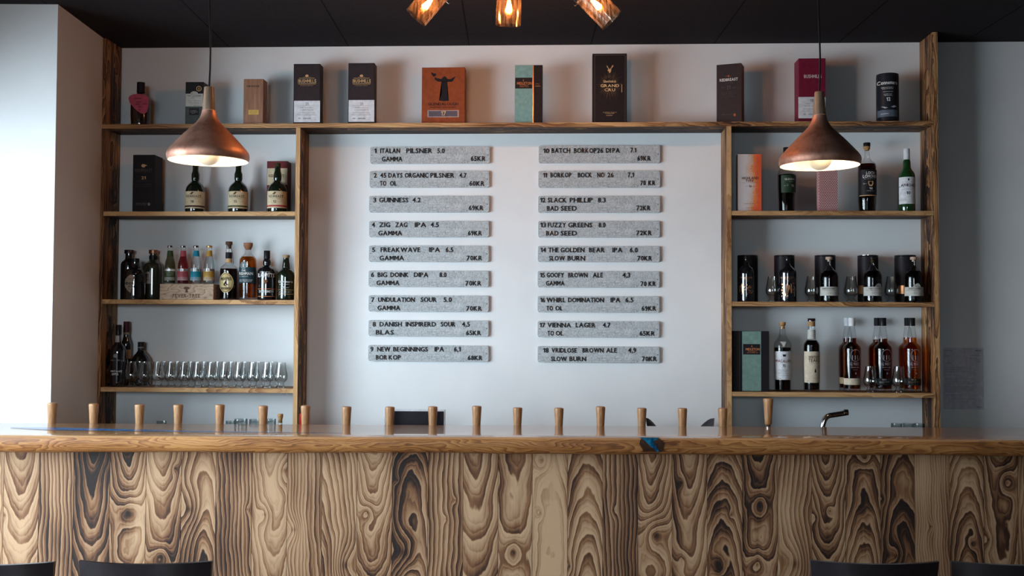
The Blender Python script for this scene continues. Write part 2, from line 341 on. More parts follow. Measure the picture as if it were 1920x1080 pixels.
# ------------------------------------------------------------------ lettering
_gl = {}
def glyph(ch, bold):
    if ch == '1':                                                   # a flagged one, like the cut letters on the boards
        h = CAPH; st = .15 if bold else .10; xx = .14
        return ([(xx, 0), (xx+st, 0), (xx+st, h), (xx, h), (0, h*.80), (0, h*.62), (xx, h*.78)], [(0, 1, 2, 3, 6), (6, 3, 4, 5)], xx+st)
    if (ch, bold) in _gl: return _gl[(ch, bold)]
    cu = bpy.data.curves.new('g', 'FONT'); cu.body = ch; cu.size = 1; cu.resolution_u = 2; cu.offset = .018 if bold else 0.0
    o = bpy.data.objects.new('g', cu); C.objects.link(o); bpy.context.view_layer.update()
    me = o.to_mesh(); vs = [(v.co.x, v.co.y) for v in me.vertices]; fs = [tuple(p.vertices) for p in me.polygons]; o.to_mesh_clear()
    bpy.data.objects.remove(o); bpy.data.curves.remove(cu)
    if vs:
        x0 = min(v[0] for v in vs); x1 = max(v[0] for v in vs)
        vs = [(x-x0, y) for x, y in vs]; wd = x1-x0
    else: wd = .25
    _gl[(ch, bold)] = (vs, fs, wd); return _gl[(ch, bold)]
CAPH = max(v[1] for v in glyph('H', False)[0])
def _m():
    h = CAPH; st = .14; w_ = .66
    V = []; Fc = []
    for q in (((0, 0), (st, 0), (st, h), (0, h)), ((w_-st, 0), (w_, 0), (w_, h), (w_-st, h)), ((st, h), (st, h-.20), (w_/2, .16), (w_/2, .36)), ((w_-st, h-.20), (w_-st, h), (w_/2, .36), (w_/2, .16))):
        n = len(V); V += q; Fc.append((n, n+1, n+2, n+3))
    return V, Fc, w_
_gl[('M', True)] = _m()
def letters(bm, text, x0, x1, z0, z1, fn, bold=True, thick=0.0, nmax=1.35):
    h = (z1-z0)/CAPH; gs = [glyph(c, bold) for c in text]
    n = len(gs); wsum = sum(g[2] for g in gs)*h; tgt = x1-x0; gap = .13*h*CAPH
    sx = 1.0
    nat = wsum + gap*(n-1)
    if nat > tgt: sx = tgt/nat; gap *= sx
    else:
        sx = min(nmax, tgt/nat); gap = (tgt-wsum*sx)/max(1, n-1) if n > 1 else 0
    x = x0 if n > 1 else x0+(tgt-wsum*sx)/2
    for vs, fs, wd in gs:
        b = [bm.verts.new(fn(x+vx*h*sx, z0+vy*h)) for vx, vy in vs]
        if thick:
            back = [bm.verts.new(v.co + Vector((0, thick, 0))) for v in b]
        cnt = {}
        for f in fs:
            try: bm.faces.new([b[i] for i in f])
            except ValueError: continue
            for i, j in zip(f, f[1:]+f[:1]): cnt[(i, j)] = 1
        if thick:
            for (i, j) in cnt:
                if (j, i) not in cnt: bm.faces.new((b[j], b[i], back[i], back[j]))
        x += wd*h*sx + gap
def fine(bm, x0, x1, z, h, fn, fill=.75):
    """a line of print too small to read"""
    def q(a, b, c, d): bm.faces.new([bm.verts.new(fn(*p)) for p in ((a, c), (b, c), (b, d), (a, d))])
    x = x0; st = h*.17; lw = h*.55; gp = h*.28; n = 0; word = R.randint(3, 8)
    while x+lw <= x1:
        k_ = R.randint(0, 4)
        q(x, x+st, z, z+h)
        if k_ in (0, 1): q(x+lw-st, x+lw, z, z+h)
        if k_ in (0, 2, 3): q(x+st, x+lw-st, z+h-st, z+h)
        if k_ in (1, 2): q(x+st, x+lw-st, z+h*.45, z+h*.45+st)
        if k_ in (2, 4): q(x+st, x+lw-st, z, z+st)
        n += 1; x += lw+gp
        if n >= word: x += lw*.8; n = 0; word = R.randint(3, 8)
class Face:
    """places print on a flat or round front, from its place in the photograph"""
    def __init__(s, T, Z, y=None, r=None):
        s.T, s.Z, s.y, s.r = T, Z, y, r; s.I = (Matrix.Translation(T.location) @ Matrix.Rotation(T.rotation_euler.z, 4, 'Z')).inverted()
    def xz(s, zx, zy):
        px, py = s.Z[0]+zx/s.Z[2], s.Z[1]+zy/s.Z[2]
        o = s.I @ EYE; d = s.I.to_3x3() @ ray(px, py); t = ((s.y if s.r is None else (-.03 if callable(s.r) else -s.r*.6))-o.y)/d.y; p = o+d*t; return p.x, p.z
    def rect(s, x0, y0, x1, y1):
        m_ = (x0+x1)/2; ym = (y0+y1)/2
        return s.xz(x0, ym)[0], s.xz(m_, y0)[1], s.xz(x1, ym)[0], s.xz(m_, y1)[1]
    def fn(s, eps):
        if s.r is None: return lambda x, z: (x, s.y-eps, z)
        rr = s.r
        def g(x, z):
            if callable(rr): q = rr(z)
            else: q = rr
            q += eps; xx = max(-q*.985, min(q*.985, x)); return (xx, -math.sqrt(q*q-xx*xx), z)
        return g
    def text(s, bm, t, x0, y0, x1, y1, bold=True, eps=.0012):
        a, zt, b, zb = s.rect(x0, y0, x1, y1); letters(bm, t, a, b, zb, zt, s.fn(eps), bold)
    def lines(s, bm, spec, eps=.0012):
        for x0, x1, y, hh in spec:
            a, zt, b, zb = s.rect(x0, y, x1, y+hh); fine(bm, a, b, zb, zt-zb, s.fn(eps))
    def scrawl(s, bm, x0, x1, y, hh, eps=.0012):
        """handwriting too loose to read: one wandering pen stroke"""
        f = s.fn(eps); n = max(10, int((x1-x0)/hh*9)); pts = []
        for i in range(n+1):
            u = i/n; a = i*1.35; pts.append((x0+(x1-x0)*u+hh*.22*math.sin(a*2+.6), y+hh*.5+hh*.5*math.sin(a)*R.uniform(.45, 1)))
        P = [s.xz(*q) for q in pts]; t = abs(s.xz(x0, y)[1]-s.xz(x0, y+hh)[1])*.10
        for (ax, az), (bx, bz) in zip(P, P[1:]):
            L = math.hypot(bx-ax, bz-az) or 1; nx, nz = -(bz-az)/L*t/2, (bx-ax)/L*t/2
            bm.faces.new([bm.verts.new(f(*q)) for q in ((ax-nx, az-nz), (bx-nx, bz-nz), (bx+nx, bz+nz), (ax+nx, az+nz))])
    def bar(s, bm, x0, y0, x1, y1, eps=.0006):
        a, zt, b, zb = s.rect(x0, y0, x1, y1); f = s.fn(eps); n = 1 if s.r is None else 14
        for i in range(n):
            p, q = a+(b-a)*i/n, a+(b-a)*(i+1)/n
            bm.faces.new([bm.verts.new(f(*c)) for c in ((p, zb), (q, zb), (q, zt), (p, zt))])
    def poly(s, bm, pts, eps=.0008):
        f = s.fn(eps); q = [f(*s.xz(*p)) for p in pts]
        fc = bm.faces.new([bm.verts.new(c) for c in q]); bmesh.ops.triangulate(bm, faces=[fc])
    def disc(s, bm, cx, cy, rx, ry, eps=.0008, n=28, inner=0.0):
        f = s.fn(eps)
        o = [bm.verts.new(f(*s.xz(cx+rx*math.cos(2*PI*i/n), cy+ry*math.sin(2*PI*i/n)))) for i in range(n)]
        if inner:
            p = [bm.verts.new(f(*s.xz(cx+inner*rx*math.cos(2*PI*i/n), cy+inner*ry*math.sin(2*PI*i/n)))) for i in range(n)]
            for i in range(n): bm.faces.new((o[i], o[(i+1) % n], p[(i+1) % n], p[i]))
        else:
            c = bm.verts.new(f(*s.xz(cx, cy)))
            for i in range(n): bm.faces.new((o[i], o[(i+1) % n], c))
def dec(parent, name, mat, fn):
    bm = NEW(); fn(bm); bmesh.ops.recalc_face_normals(bm, faces=bm.faces[:])
    for f in bm.faces:                                             # print faces the room
        if f.normal.y > 0: f.normal_flip()
    return fin(bm, name, mat, parent, smooth=False)
exec_later = []
ZA, ZB, ZC, ZD = (180, 80, 4.571), (180, 270, 4.571), (180, 440, 4.571), (180, 570, 4.571)
ZE, ZF, ZG = (530, 80, 4.571), (930, 60, 4.571), (1330, 60, 4.267)
ZH, ZI, ZJ = (1350, 240, 4.571), (1350, 450, 4.571), (1350, 570, 4.571)
PX = (0, 0, 1.0)
# shelf heights (top faces), from their front edges
z1 = at(960, 229.8, SF).z
zl2, zl3, zl4 = at(372, 396.5, SF).z, at(370, 562, SF).z, at(369, 727.3, SF).z
zr2, zr3, zr4 = at(1562, 395.4, SF).z, at(1562, 566.2, SF).z, at(1562, 736, SF).z
ZC_ = at(960, 85, WALL).z                                          # ceiling height
# ------------------------------------------------------------------ room shell
def slab_struct(name, u0, w0, z0, u1, w1, z1_, mat):
    bm = NEW(); box(bm, u0, w0, z0, u1, w1, z1_); return structure(fin(bm, name, mat, rz=TH, smooth=False))
slab_struct('ceiling', -4.6, FRONT_W-.3, ZC_, 5.2, 7.6, ZC_+.12, M_CEIL)
slab_struct('floor', -4.6, FRONT_W-.3, -.1, 5.2, 7.6, 0, M_FLOOR)
bm = NEW(); box(bm, -4.4, WALL, 0, 5.2, WALL+.15, ZC_+.05); structure(fin(bm, 'wall_back', M_WALL, smooth=False))
pc = at_z(108.8, 8.2, ZC_); pcF = FI @ pc
pe = at(186.5, 480, SF)                                            # where the pillar meets the shelf unit
bm = NEW()                                                         # the white pillar that stands out from the back wall
pl = [(-4.3, pc.y), (pc.x, pc.y), (pe.x, SF), (pe.x, WALL+.02), (-4.3, WALL+.02)]
pl[0] = tuple((FM @ Vector((-4.3, pcF.y, 0)))[:2])
a = [bm.verts.new((x, y, 0)) for x, y in pl]; b = [bm.verts.new((x, y, ZC_)) for x, y in pl]
for i in range(len(pl)):
    j = (i+1) % len(pl); bm.faces.new((a[i], a[j], b[j], b[i]))
bm.faces.new(a[::-1]); bm.faces.new(b); structure(fin(bm, 'wall_left_pillar', M_WALL, smooth=False))
M_DARKWALL = flat('bounce_cut_wall', (.10, .095, .09), .7, 0, 0, .06, 3)  # unseen right and front walls, dark tone added to cut bounced light
def wall_open(name, axis, pos, a0, a1, holes, thick):
    bm = NEW(); hs = sorted(holes)
    def bx(p, q, zz0, zz1):
        if q-p < 1e-4 or zz1-zz0 < 1e-4: return
        if axis == 'u': box(bm, min(pos, pos+thick), p, zz0, max(pos, pos+thick), q, zz1)
        else: box(bm, p, min(pos, pos+thick), zz0, q, max(pos, pos+thick), zz1)
    x = a0
    for h0, h1, zz0, zz1 in hs:
        bx(x, h0, 0, ZC_); bx(h0, h1, 0, zz0); bx(h0, h1, zz1, ZC_); x = h1
    bx(x, a1, 0, ZC_); return structure(fin(bm, name, M_WALL if axis == 'u' and pos < 0 else M_DARKWALL, rz=TH, smooth=False))
wall_open('wall_left', 'u', LEFT_U, FRONT_W, pcF.y, [(1.9, 5.5, .25, 2.8)], -.2)
wall_open('wall_right', 'u', RIGHT_U, FRONT_W, 6.9, [], .2)
wall_open('wall_front', 'w', FRONT_W, LEFT_U-.2, RIGHT_U+.2, [(-3.1, -.2, .6, 2.9)], -.2)
def window(idx, axis, pos, a0, a1, zz0, zz1, nm, nr):
    bm = NEW(); t = .03
    def bx(p, q, r0, r1):
        if axis == 'u': box(bm, pos-t, p, r0, pos+t, q, r1)
        else: box(bm, p, pos-t, r0, q, pos+t, r1)
    for p, q, r0, r1 in ((a0, a1, zz0, zz0+.06), (a0, a1, zz1-.06, zz1), (a0, a0+.06, zz0, zz1), (a1-.06, a1, zz0, zz1)): bx(p, q, r0, r1)
    for i in range(1, nm): bx(a0+(a1-a0)*i/nm-.03, a0+(a1-a0)*i/nm+.03, zz0, zz1)
    for i in range(1, nr): bx(a0, a1, zz0+(zz1-zz0)*i/nr-.02, zz0+(zz1-zz0)*i/nr+.02)
    fr = structure(fin(bm, 'window_%d' % idx, flat('white_frame', (.6, .6, .6), .5), rz=TH, smooth=False))
    bm = NEW()
    if axis == 'u': box(bm, pos-.003, a0, zz0, pos+.003, a1, zz1)
    else: box(bm, a0, pos-.003, zz0, a1, pos+.003, zz1)
    g = fin(bm, 'pane', PANE, fr, smooth=False)
window(1, 'u', LEFT_U-.08, 1.9, 5.5, .25, 2.8, 3, 1)
window(2, 'w', FRONT_W-.08, -3.1, -.2, .6, 2.9, 2, 2)

# ------------------------------------------------------------------ boards with grain
class Boards:
    def __init__(s): s.v, s.f, s.at = [], [], {k: [] for k in ('gc', 'ga', 'gk', 'gl', 'gb')}
    def quad(s, P, uv, sd, ga, gk, gl, gb):
        n = len(s.v); s.v += P; s.f.append((n, n+1, n+2, n+3))
        for (u, v) in uv:
            for kk, val in zip(('gc', 'ga', 'gk', 'gl', 'gb'), ((u, v, sd), ga, gk, gl, gb)): s.at[kk].append(val)
    def box(s, x0, y0, z0, x1, y1, z1, along, ga=None, gk=(9, 9, .01), gl=(9, 9, .01), front=(-.2, .5, 1), side=(.3, .6, 1), sd=None, under=None):
        sd = R.uniform(0, 50) if sd is None else sd
        q = {'front': ((x0, y0, z0), (x1, y0, z0), (x1, y0, z1), (x0, y0, z1)), 'back': ((x1, y1, z0), (x0, y1, z0), (x0, y1, z1), (x1, y1, z1)),
             'left': ((x0, y1, z0), (x0, y0, z0), (x0, y0, z1), (x0, y1, z1)), 'right': ((x1, y0, z0), (x1, y1, z0), (x1, y1, z1), (x1, y0, z1)),
             'top': ((x0, y0, z1), (x1, y0, z1), (x1, y1, z1), (x0, y1, z1)), 'bottom': ((x0, y1, z0), (x1, y1, z0), (x1, y0, z0), (x0, y0, z0))}
        mx, my, mz = (x0+x1)/2, (y0+y1)/2, (z0+z1)/2
        for i, (kk, P) in enumerate(q.items()):
            gg = ga or (R.uniform(-.05, .05), R.uniform(.03, .15), R.choice((-1, 1))*R.uniform(.004, .035))
            if along == 'x': uv = [((p[2]-mz) if kk in ('front', 'back') else (p[1]-my) if kk in ('top', 'bottom') else (p[1]-my), p[0]) for p in P]
            else: uv = [((p[0]-mx) if kk in ('front', 'back', 'top', 'bottom') else (p[1]-my), p[2]) for p in P]
            gb = front if kk == 'front' else (under if under and kk == 'bottom' else side)
            s.quad(P, uv, sd+(0 if ga else i*1.7), gg, gk, gl, gb)
    def build(s, name, mat, parent=None, org=(0, 0, 0), rz=0.0):
        me = bpy.data.meshes.new(name); me.from_pydata([(p[0]-org[0], p[1]-org[1], p[2]-org[2]) for p in s.v], [], s.f); me.materials.append(mat)
        for kk, d in s.at.items():
            a = me.attributes.new(kk, 'FLOAT_VECTOR', 'POINT'); a.data.foreach_set('vector', [c for t in d for c in t])
        return link(name, me, parent, (0, 0, 0), rz)
# ------------------------------------------------------------------ shelf unit on the back wall
xl0, xl1 = at(185.0, 480, SF).x+.002, at(192.5, 480, SF).x
xm0, xm1 = at(552.5, 480, SF).x, at(560.5, 480, SF).x
xn0, xn1 = at(1362.6, 480, SF).x, at(1371.6, 480, SF).x
xr0, xr1 = at(1751.6, 480, SF).x, at(1761, 480, SF).x
WB = WALL-.003
su = thing('shelf_unit', 'scorched timber shelf unit fixed along the white wall behind the bar', 'shelf unit', ((xl0+xr1)/2, (SF+WB)/2, 0))
org = su.location
TH_ = .027
def upright(x0, x1, z0, z1_, fb):
    b = Boards(); dpt = WB-SF; cut = (0, .30, .62, 1.0)
    for i in range(3):
        ya, yb = SF+dpt*cut[i]+(.0015 if i else 0), SF+dpt*cut[i+1]-(.0015 if i < 2 else 0)
        e = .0 if i == 0 else .0015*i
        b.box(x0+e, ya, z0, x1-e, yb, z1_, 'z', front=fb if i == 0 else (.5, .5, 1), side=(.42+.10*(i % 2), .5, 1.1))
    return b.build('upright', M_SHELF, su, org)
upright(xl0, xl1, 0, z1-TH_-.0005, (.45, .4, 1)); upright(xl0, xl1, z1+.0005, ZC_-.002, (.5, .4, 1))
upright(xm0, xm1, 0, z1-TH_-.0005, (-.10, .28, 1.5)); upright(xn0, xn1, 0, z1-TH_-.0005, (.09, .3, 1.5))
upright(xr0, xr1, 0, ZC_-.002, (.16, .5, 1))
def shelf(name, x0, x1, zt, fb, und, n=1, th=TH_):
    b = Boards(); d = WB-SF; ya = SF
    if n == 2:
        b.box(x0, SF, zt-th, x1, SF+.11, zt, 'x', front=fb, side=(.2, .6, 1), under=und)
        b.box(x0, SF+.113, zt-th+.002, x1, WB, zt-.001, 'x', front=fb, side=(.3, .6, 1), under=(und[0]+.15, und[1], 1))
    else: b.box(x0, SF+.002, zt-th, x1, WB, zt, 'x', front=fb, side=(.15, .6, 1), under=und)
    return b.build(name, M_SHELF, su, org)
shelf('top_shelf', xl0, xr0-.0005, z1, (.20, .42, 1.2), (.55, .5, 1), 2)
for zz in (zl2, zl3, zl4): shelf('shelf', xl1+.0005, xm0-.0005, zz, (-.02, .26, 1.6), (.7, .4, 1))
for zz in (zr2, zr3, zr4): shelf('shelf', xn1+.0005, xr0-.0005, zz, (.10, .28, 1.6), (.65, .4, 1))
bm = NEW(); p = at(540, 741, 6.56); box(bm, p.x-.012-org.x, p.y-.015-org.y, zl4-TH_-.012, p.x+.006-org.x, p.y+.015-org.y, zl4-TH_-.0004, .001); fin(bm, 'bracket', STEEL, su)

# ------------------------------------------------------------------ bar counter (room frame)
WF, WBK, WP = 5.10, 5.70, 5.25
ZT = 1.65 + atF(960, 820.5, WF).z - 1.65
ZB_ = atF(960, 852.5, WF).z
bar = thing('bar_counter', 'long bar counter with glossy live edge slab top and flame charred plank front', 'bar counter', FW(0, 5.4, 0), rz=TH)
B0 = Vector((0, 5.4, 0))
def bl(u, wd, z): return Vector((u-B0.x, wd-B0.y, z))
UL, UR = -3.40, 3.9
def sn(x, *f): return sum(a*math.sin(x*w_+p_) for a, w_, p_ in f)
def slab_pt(u, t):
    """t 0..1 runs over the front nose, top to bottom"""
    th = ZT-ZB_ + sn(u, (.0022, 2.1, 0), (.0016, 5.3, 1.0), (.0010, 11, 2))
    dep = sn(u, (.012, 1.3, .4), (.006, 4.1, 2.0))
    if u < -2.15: dep += .02*min(1, (-2.15-u)/.6)
    prof = [(0.022, 0), (.010, -.002), (.003, -.007), (0, -.016), (-.003, -.34*th), (-.001, -.62*th), (.006, -.82*th), (.016, -.93*th), (.030, -.985*th), (.06, -th)]
    x = t*(len(prof)-1); i = min(int(x), len(prof)-2); f = x-i
    a, b = prof[i], prof[i+1]
    return Vector((u, WF+dep+a[0]*(1-f)+b[0]*f, ZT+a[1]*(1-f)+b[1]*f))
bm = NEW(); NU = 220; rows = []
for i in range(NU+1):
    u = UL+(UR-UL)*i/NU
    pts = [Vector((u, WBK, ZB_)), Vector((u, WBK, ZT-.006)), Vector((u, WBK-.006, ZT))] + [slab_pt(u, t/18) for t in range(19)]
    rows.append([bm.verts.new(p-B0) for p in pts])
for a, b in zip(rows, rows[1:]):
    n = len(a)
    for k_ in range(n):
        j = (k_+1) % n; bm.faces.new((a[k_], a[j], b[j], b[k_]))
bm.faces.new(rows[0][::-1]); bm.faces.new(rows[-1]); bmesh.ops.recalc_face_normals(bm, faces=bm.faces[:])
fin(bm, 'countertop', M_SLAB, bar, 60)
bm = NEW()                                                          # blue resin river in the top
riv = [(20, 801.5, 1.5), (90, 803.5, 4.5), (130, 804.5, 4.5), (180, 805.2, 4), (230, 806.2, 3.6), (290, 807.4, 2.8), (350, 808.6, 2), (430, 809.6, 1.6), (560, 811, 1.2), (650, 812, .4)]
tp = []
def top_hit(px, py):
    d = FI @ ray(px, py); t = (ZT+.0005-EYE.z)/d.z; return Vector((0, 0, EYE.z))+d*t
for px, py, h in riv: tp.append((top_hit(px, py-h/2), top_hit(px, py+h/2)))
vv_ = [(bm.verts.new(a-B0), bm.verts.new(b-B0)) for a, b in tp]
for (a, b), (c, d) in zip(vv_, vv_[1:]): bm.faces.new((b, d, c, a))
fin(bm, 'resin_river', M_EPOXY, bar, smooth=False)
def nose_patch(name, mat, shape, off):
    """shape: rows of (t, u0, u1) on the front nose"""
    bm = NEW(); rr = []
    for t, a, b in shape:
        rr.append([bm.verts.new(slab_pt(a+(b-a)*i/10, t)+Vector((0, -off, off*.3))-B0) for i in range(11)])
    for p, q in zip(rr, rr[1:]):
        for i in range(10): bm.faces.new((p[i], q[i], q[i+1], p[i+1]))
    bmesh.ops.recalc_face_normals(bm, faces=bm.faces[:])
    return fin(bm, name, mat, bar, 60)
U = lambda px: atF(px, 838, WF).x
nose_patch('dark_burl', flat('dark_burl', (.045, .02, .012), .35, 0, .3, .5, 60), [(.15, U(1203), U(1236)), (.3, U(1200), U(1242)), (.45, U(1199), U(1245)), (.62, U(1206), U(1244)), (.8, U(1196), U(1236)), (.97, U(1186), U(1240))], .0038)
nose_patch('resin_inlay', M_DEEP, [(.0, U(1198), U(1238)), (.15, U(1203), U(1235)), (.33, U(1210), U(1226)), (.42, U(1214), U(1227)), (.52, U(1221), U(1232)), (.62, U(1229), U(1235)), (.68, U(1232), U(1236))], .0048)
# planks on the front
PE = [-60, 6, 72, 137, 205, 273, 339, 404, 472, 538, 603, 669, 735, 802, 868, 934, 998, 1064, 1130, 1196, 1260, 1326, 1392, 1458, 1522, 1585, 1651, 1715, 1781, 1845, 1909, 1975]
def pk(px, py): q = atF(px, py, WP); return q.x, q.z
# x0 px (pith), depth at z=.75, taper per m (- : arches open upward, + : arches point up), bias, contrast, ring, knots
PL = [(40, .25, .0, -.12, .5, 1, []), (37, .11, -.17, -.14, .62, 1.5, [(8, 966, .012)]), (20, .10, .02, .22, .62, 1.1, []), (172, .09, -.16, .34, .66, 1.2, []),
      (240, .10, -.12, .10, .62, .9, [(241, 962, .030)]), (305, .12, -.14, .06, .55, 1, [(328, 878, .008), (302, 1044, .018)]), (380, .08, .12, .14, .64, 1.1, [(355, 955, .026)]),
      (330, .20, .03, .24, .6, 1, [(463, 955, .008)]), (515, .11, -.10, .02, .52, .9, [(533, 882, .022), (495, 965, .015)]), (640, .16, -.05, .12, .5, .8, [(550, 993, .020)]),
      (590, .12, .13, .0, .6, 1, [(648, 1060, .03)]), (700, .10, -.13, -.02, .52, .8, [(688, 962, .014)]), (770, .09, .15, .22, .64, 1, [(759, 1037, .036), (745, 900, .007)]),
      (920, .18, .02, .18, .6, 1.1, [(854, 938, .007), (836, 973, .007)]), (890, .13, -.15, .0, .6, 1.6, []), (965, .16, -.05, .05, .58, 1.2, [(962, 1036, .02)]),
      (1030, .2, .03, -.08, .42, .8, [(1016, 863, .015), (1012, 962, .010)]), (1100, .10, .19, .06, .68, 1.3, [(1067, 1062, .012)]), (1050, .18, .03, .2, .6, 1, [(1151, 957, .010)]),
      (1222, .09, -.13, .04, .52, .9, [(1228, 1003, .032)]), (1290, .10, -.14, .16, .62, 1.3, [(1278, 905, .01), (1280, 1048, .012)]), (1355, .11, .15, .14, .58, 1.1, [(1350, 1066, .02), (1370, 966, .006)]),
      (1423, .13, -.07, .10, .6, .9, [(1424, 948, .02), (1420, 1058, .02)]), (1600, .2, .03, .08, .52, 1.2, [(1491, 1058, .034)]), (1550, .10, -.15, .18, .62, .9, [(1529, 970, .01), (1556, 958, .008)]),
      (1620, .11, .13, .12, .6, .9, [(1621, 858, .016)]), (1695, .12, .10, .36, .62, 1, [(1655, 937, .008), (1680, 1043, .02)]), (1900, .3, .0, .14, .4, .6, [(1746, 987, .009)]),
      (1815, .11, .12, .15, .6, .9, [(1823, 1020, .009)]), (1880, .12, -.06, .08, .55, 1, [(1887, 905, .02), (1853, 1012, .012)]), (2000, .25, .0, .1, .4, .8, [])]
bo = Boards()
ZPB, ZPT = .02, ZB_-.002
ext = [(PE[0]-66*i, PE[0]-66*(i-1)) for i in range(1, 5)] + [(PE[-1]+66*(i-1), PE[-1]+66*i) for i in range(1, 8)]
allp = [(PE[i], PE[i+1], PL[i]) for i in range(len(PL))] + [(a, b, ((a+b)/2+R.uniform(-20, 20), .11, R.choice((-.13, .12, .02)), R.uniform(0, .25), .58, 1, [])) for a, b in ext]
for pa, pb, (cx, d, tl, bi, co, rg, kn) in allp:
    ua, ub = pk(pa, 965)[0], pk(pb, 965)[0]; mid = (ua+ub)/2
    x0 = pk(cx, 965)[0]-mid
    zr = pk(960, 965)[1]
    ks = [(pk(a, b)[0]-mid, pk(a, b)[1], s) for a, b, s in kn] + [(9, 9, .01)]*2
    ga = (x0, d-tl*zr, tl)
    # grain v is z, so depth = d0 + tl*z
    bo.box(ua+.0009, WP-B0.y, ZPB, ub-.0009, WP+.02-B0.y, ZPT, 'z', ga=ga, gk=ks[0], gl=ks[1], front=(bi+.07, co*1.05, rg), side=(.6, .4, 1), sd=abs(pa)*.137+3)
bo.build('plank_front', M_PLANK, bar)
bm = NEW()
box(bm, UL+.05, WP+.022-B0.y, .0, UR-.05, WP+.06-B0.y, ZB_-.003); fin(bm, 'carcass', BLACK, bar, smooth=False)
bm = NEW(); box(bm, UL+.05, WP+.062-B0.y, 0, UR-.05, WBK-.03-B0.y, ZB_-.003); fin(bm, 'back_panel', flat('plywood', (.3, .2, .12), .6), bar, smooth=False)
# lower working counter behind the bar
ZW = .955
WCU = pcF.x
wc = thing('work_counter', 'low steel worktop behind the bar that carries taps, sink and glasses', 'worktop', FW(0, 5.9, 0), rz=TH)
bm = NEW(); box(bm, UL+.1, WBK+.012-5.9, ZW-.04, WCU+.02, pcF.y-.012-5.9, ZW); box(bm, WCU+.021, WBK+.012-5.9, ZW-.04, 2.5, 6.12-5.9, ZW); fin(bm, 'worktop', STEEL, wc, smooth=False)
bm = NEW(); box(bm, WCU+.03, WBK+.03-5.9, 0, 2.48, 6.08-5.9, ZW-.041); fin(bm, 'cabinet', flat('grey_cabinet', (.12, .12, .125), .5), wc, smooth=False)
# ------------------------------------------------------------------ beer taps
TAPS = [(98, 755, 18), (176, 756.5, 18.5), (262, 758, 19), (334.5, 758.5, 19), (412.5, 758.5, 19), (493.5, 760.5, 18.5), (573, 760, 19), (650, 762, 18.5), (731, 762.5, 18.5), (811.5, 762, 18.5), (894, 761, 18.5), (970.5, 764, 17.5), (1048, 764.5, 17.5), (1126, 762, 18), (1203.3, 764.8, 18), (1279.5, 765, 18), (1355, 765, 18), (1440.5, 746.5, 18.5)]
WT = 5.765
ORD = ['first', 'second', 'third', 'fourth', 'fifth', 'sixth', 'seventh', 'eighth', 'ninth', 'tenth', 'eleventh', 'twelfth', 'thirteenth', 'fourteenth', 'fifteenth', 'sixteenth', 'seventeenth', 'eighteenth']
tap0 = None; HL = .165
for i, (px, py, wd) in enumerate(TAPS):
    q = atF(px, py, WT); zt = q.z+.0005
    lab = '%s turned beech tap handle along the bar, counting from the bright pillar' % ORD[i]
    if i == 17: lab = 'last beech tap handle by the steel faucet, raised to show its metal ferrule'
    if tap0 is None or i == 17:
        t = thing('beer_tap', lab, 'beer tap', FW(q.x, WT, ZW), 'beer taps behind the counter', rz=TH)
        h = zt-ZW; L = HL if i < 17 else .142
        rt = .5*wd*WT/2000; rb = rt*.70
        bm = NEW(); lathe(bm, [(rb*.9, h-L), (rb, h-L+.004), (rb+(rt-rb)*.22, h-L*.72), (rb+(rt-rb)*.5, h-L*.45), (rb+(rt-rb)*.83, h-L*.18), (rt, h-.012), (rt*.985, h-.006), (rt*.93, h-.0025), (rt*.7, h-.0006), (0, h)], 32); fin(bm, 'handle', M_BEECH, t, 50)
        bm = NEW(); lathe(bm, [(.012, h-L-.028), (.013, h-L-.024), (.013, h-L-.003), (.011, h-L-.0006)], 24); fin(bm, 'ferrule', STEEL, t)
        bm = NEW(); lathe(bm, [(.030, .0), (.030, .006), (.014, .010), (.014, h-L-.03)], 24); tube(bm, [(0, .01, h-L-.04), (0, .05, h-L-.045), (0, .07, h-L-.06), (0, .075, h-L-.085)], .008); fin(bm, 'faucet_body', STEEL, t)
        if i == 0: tap0 = t; h0 = h
    else:
        t = dup(tap0, FW(q.x, WT, ZW), lab)
        for ch in t.children:                                       # posts of slightly different height
            if ch.name.startswith(('handle', 'ferrule')): ch.location.z += zt-ZW-h0
    t['label'] = lab
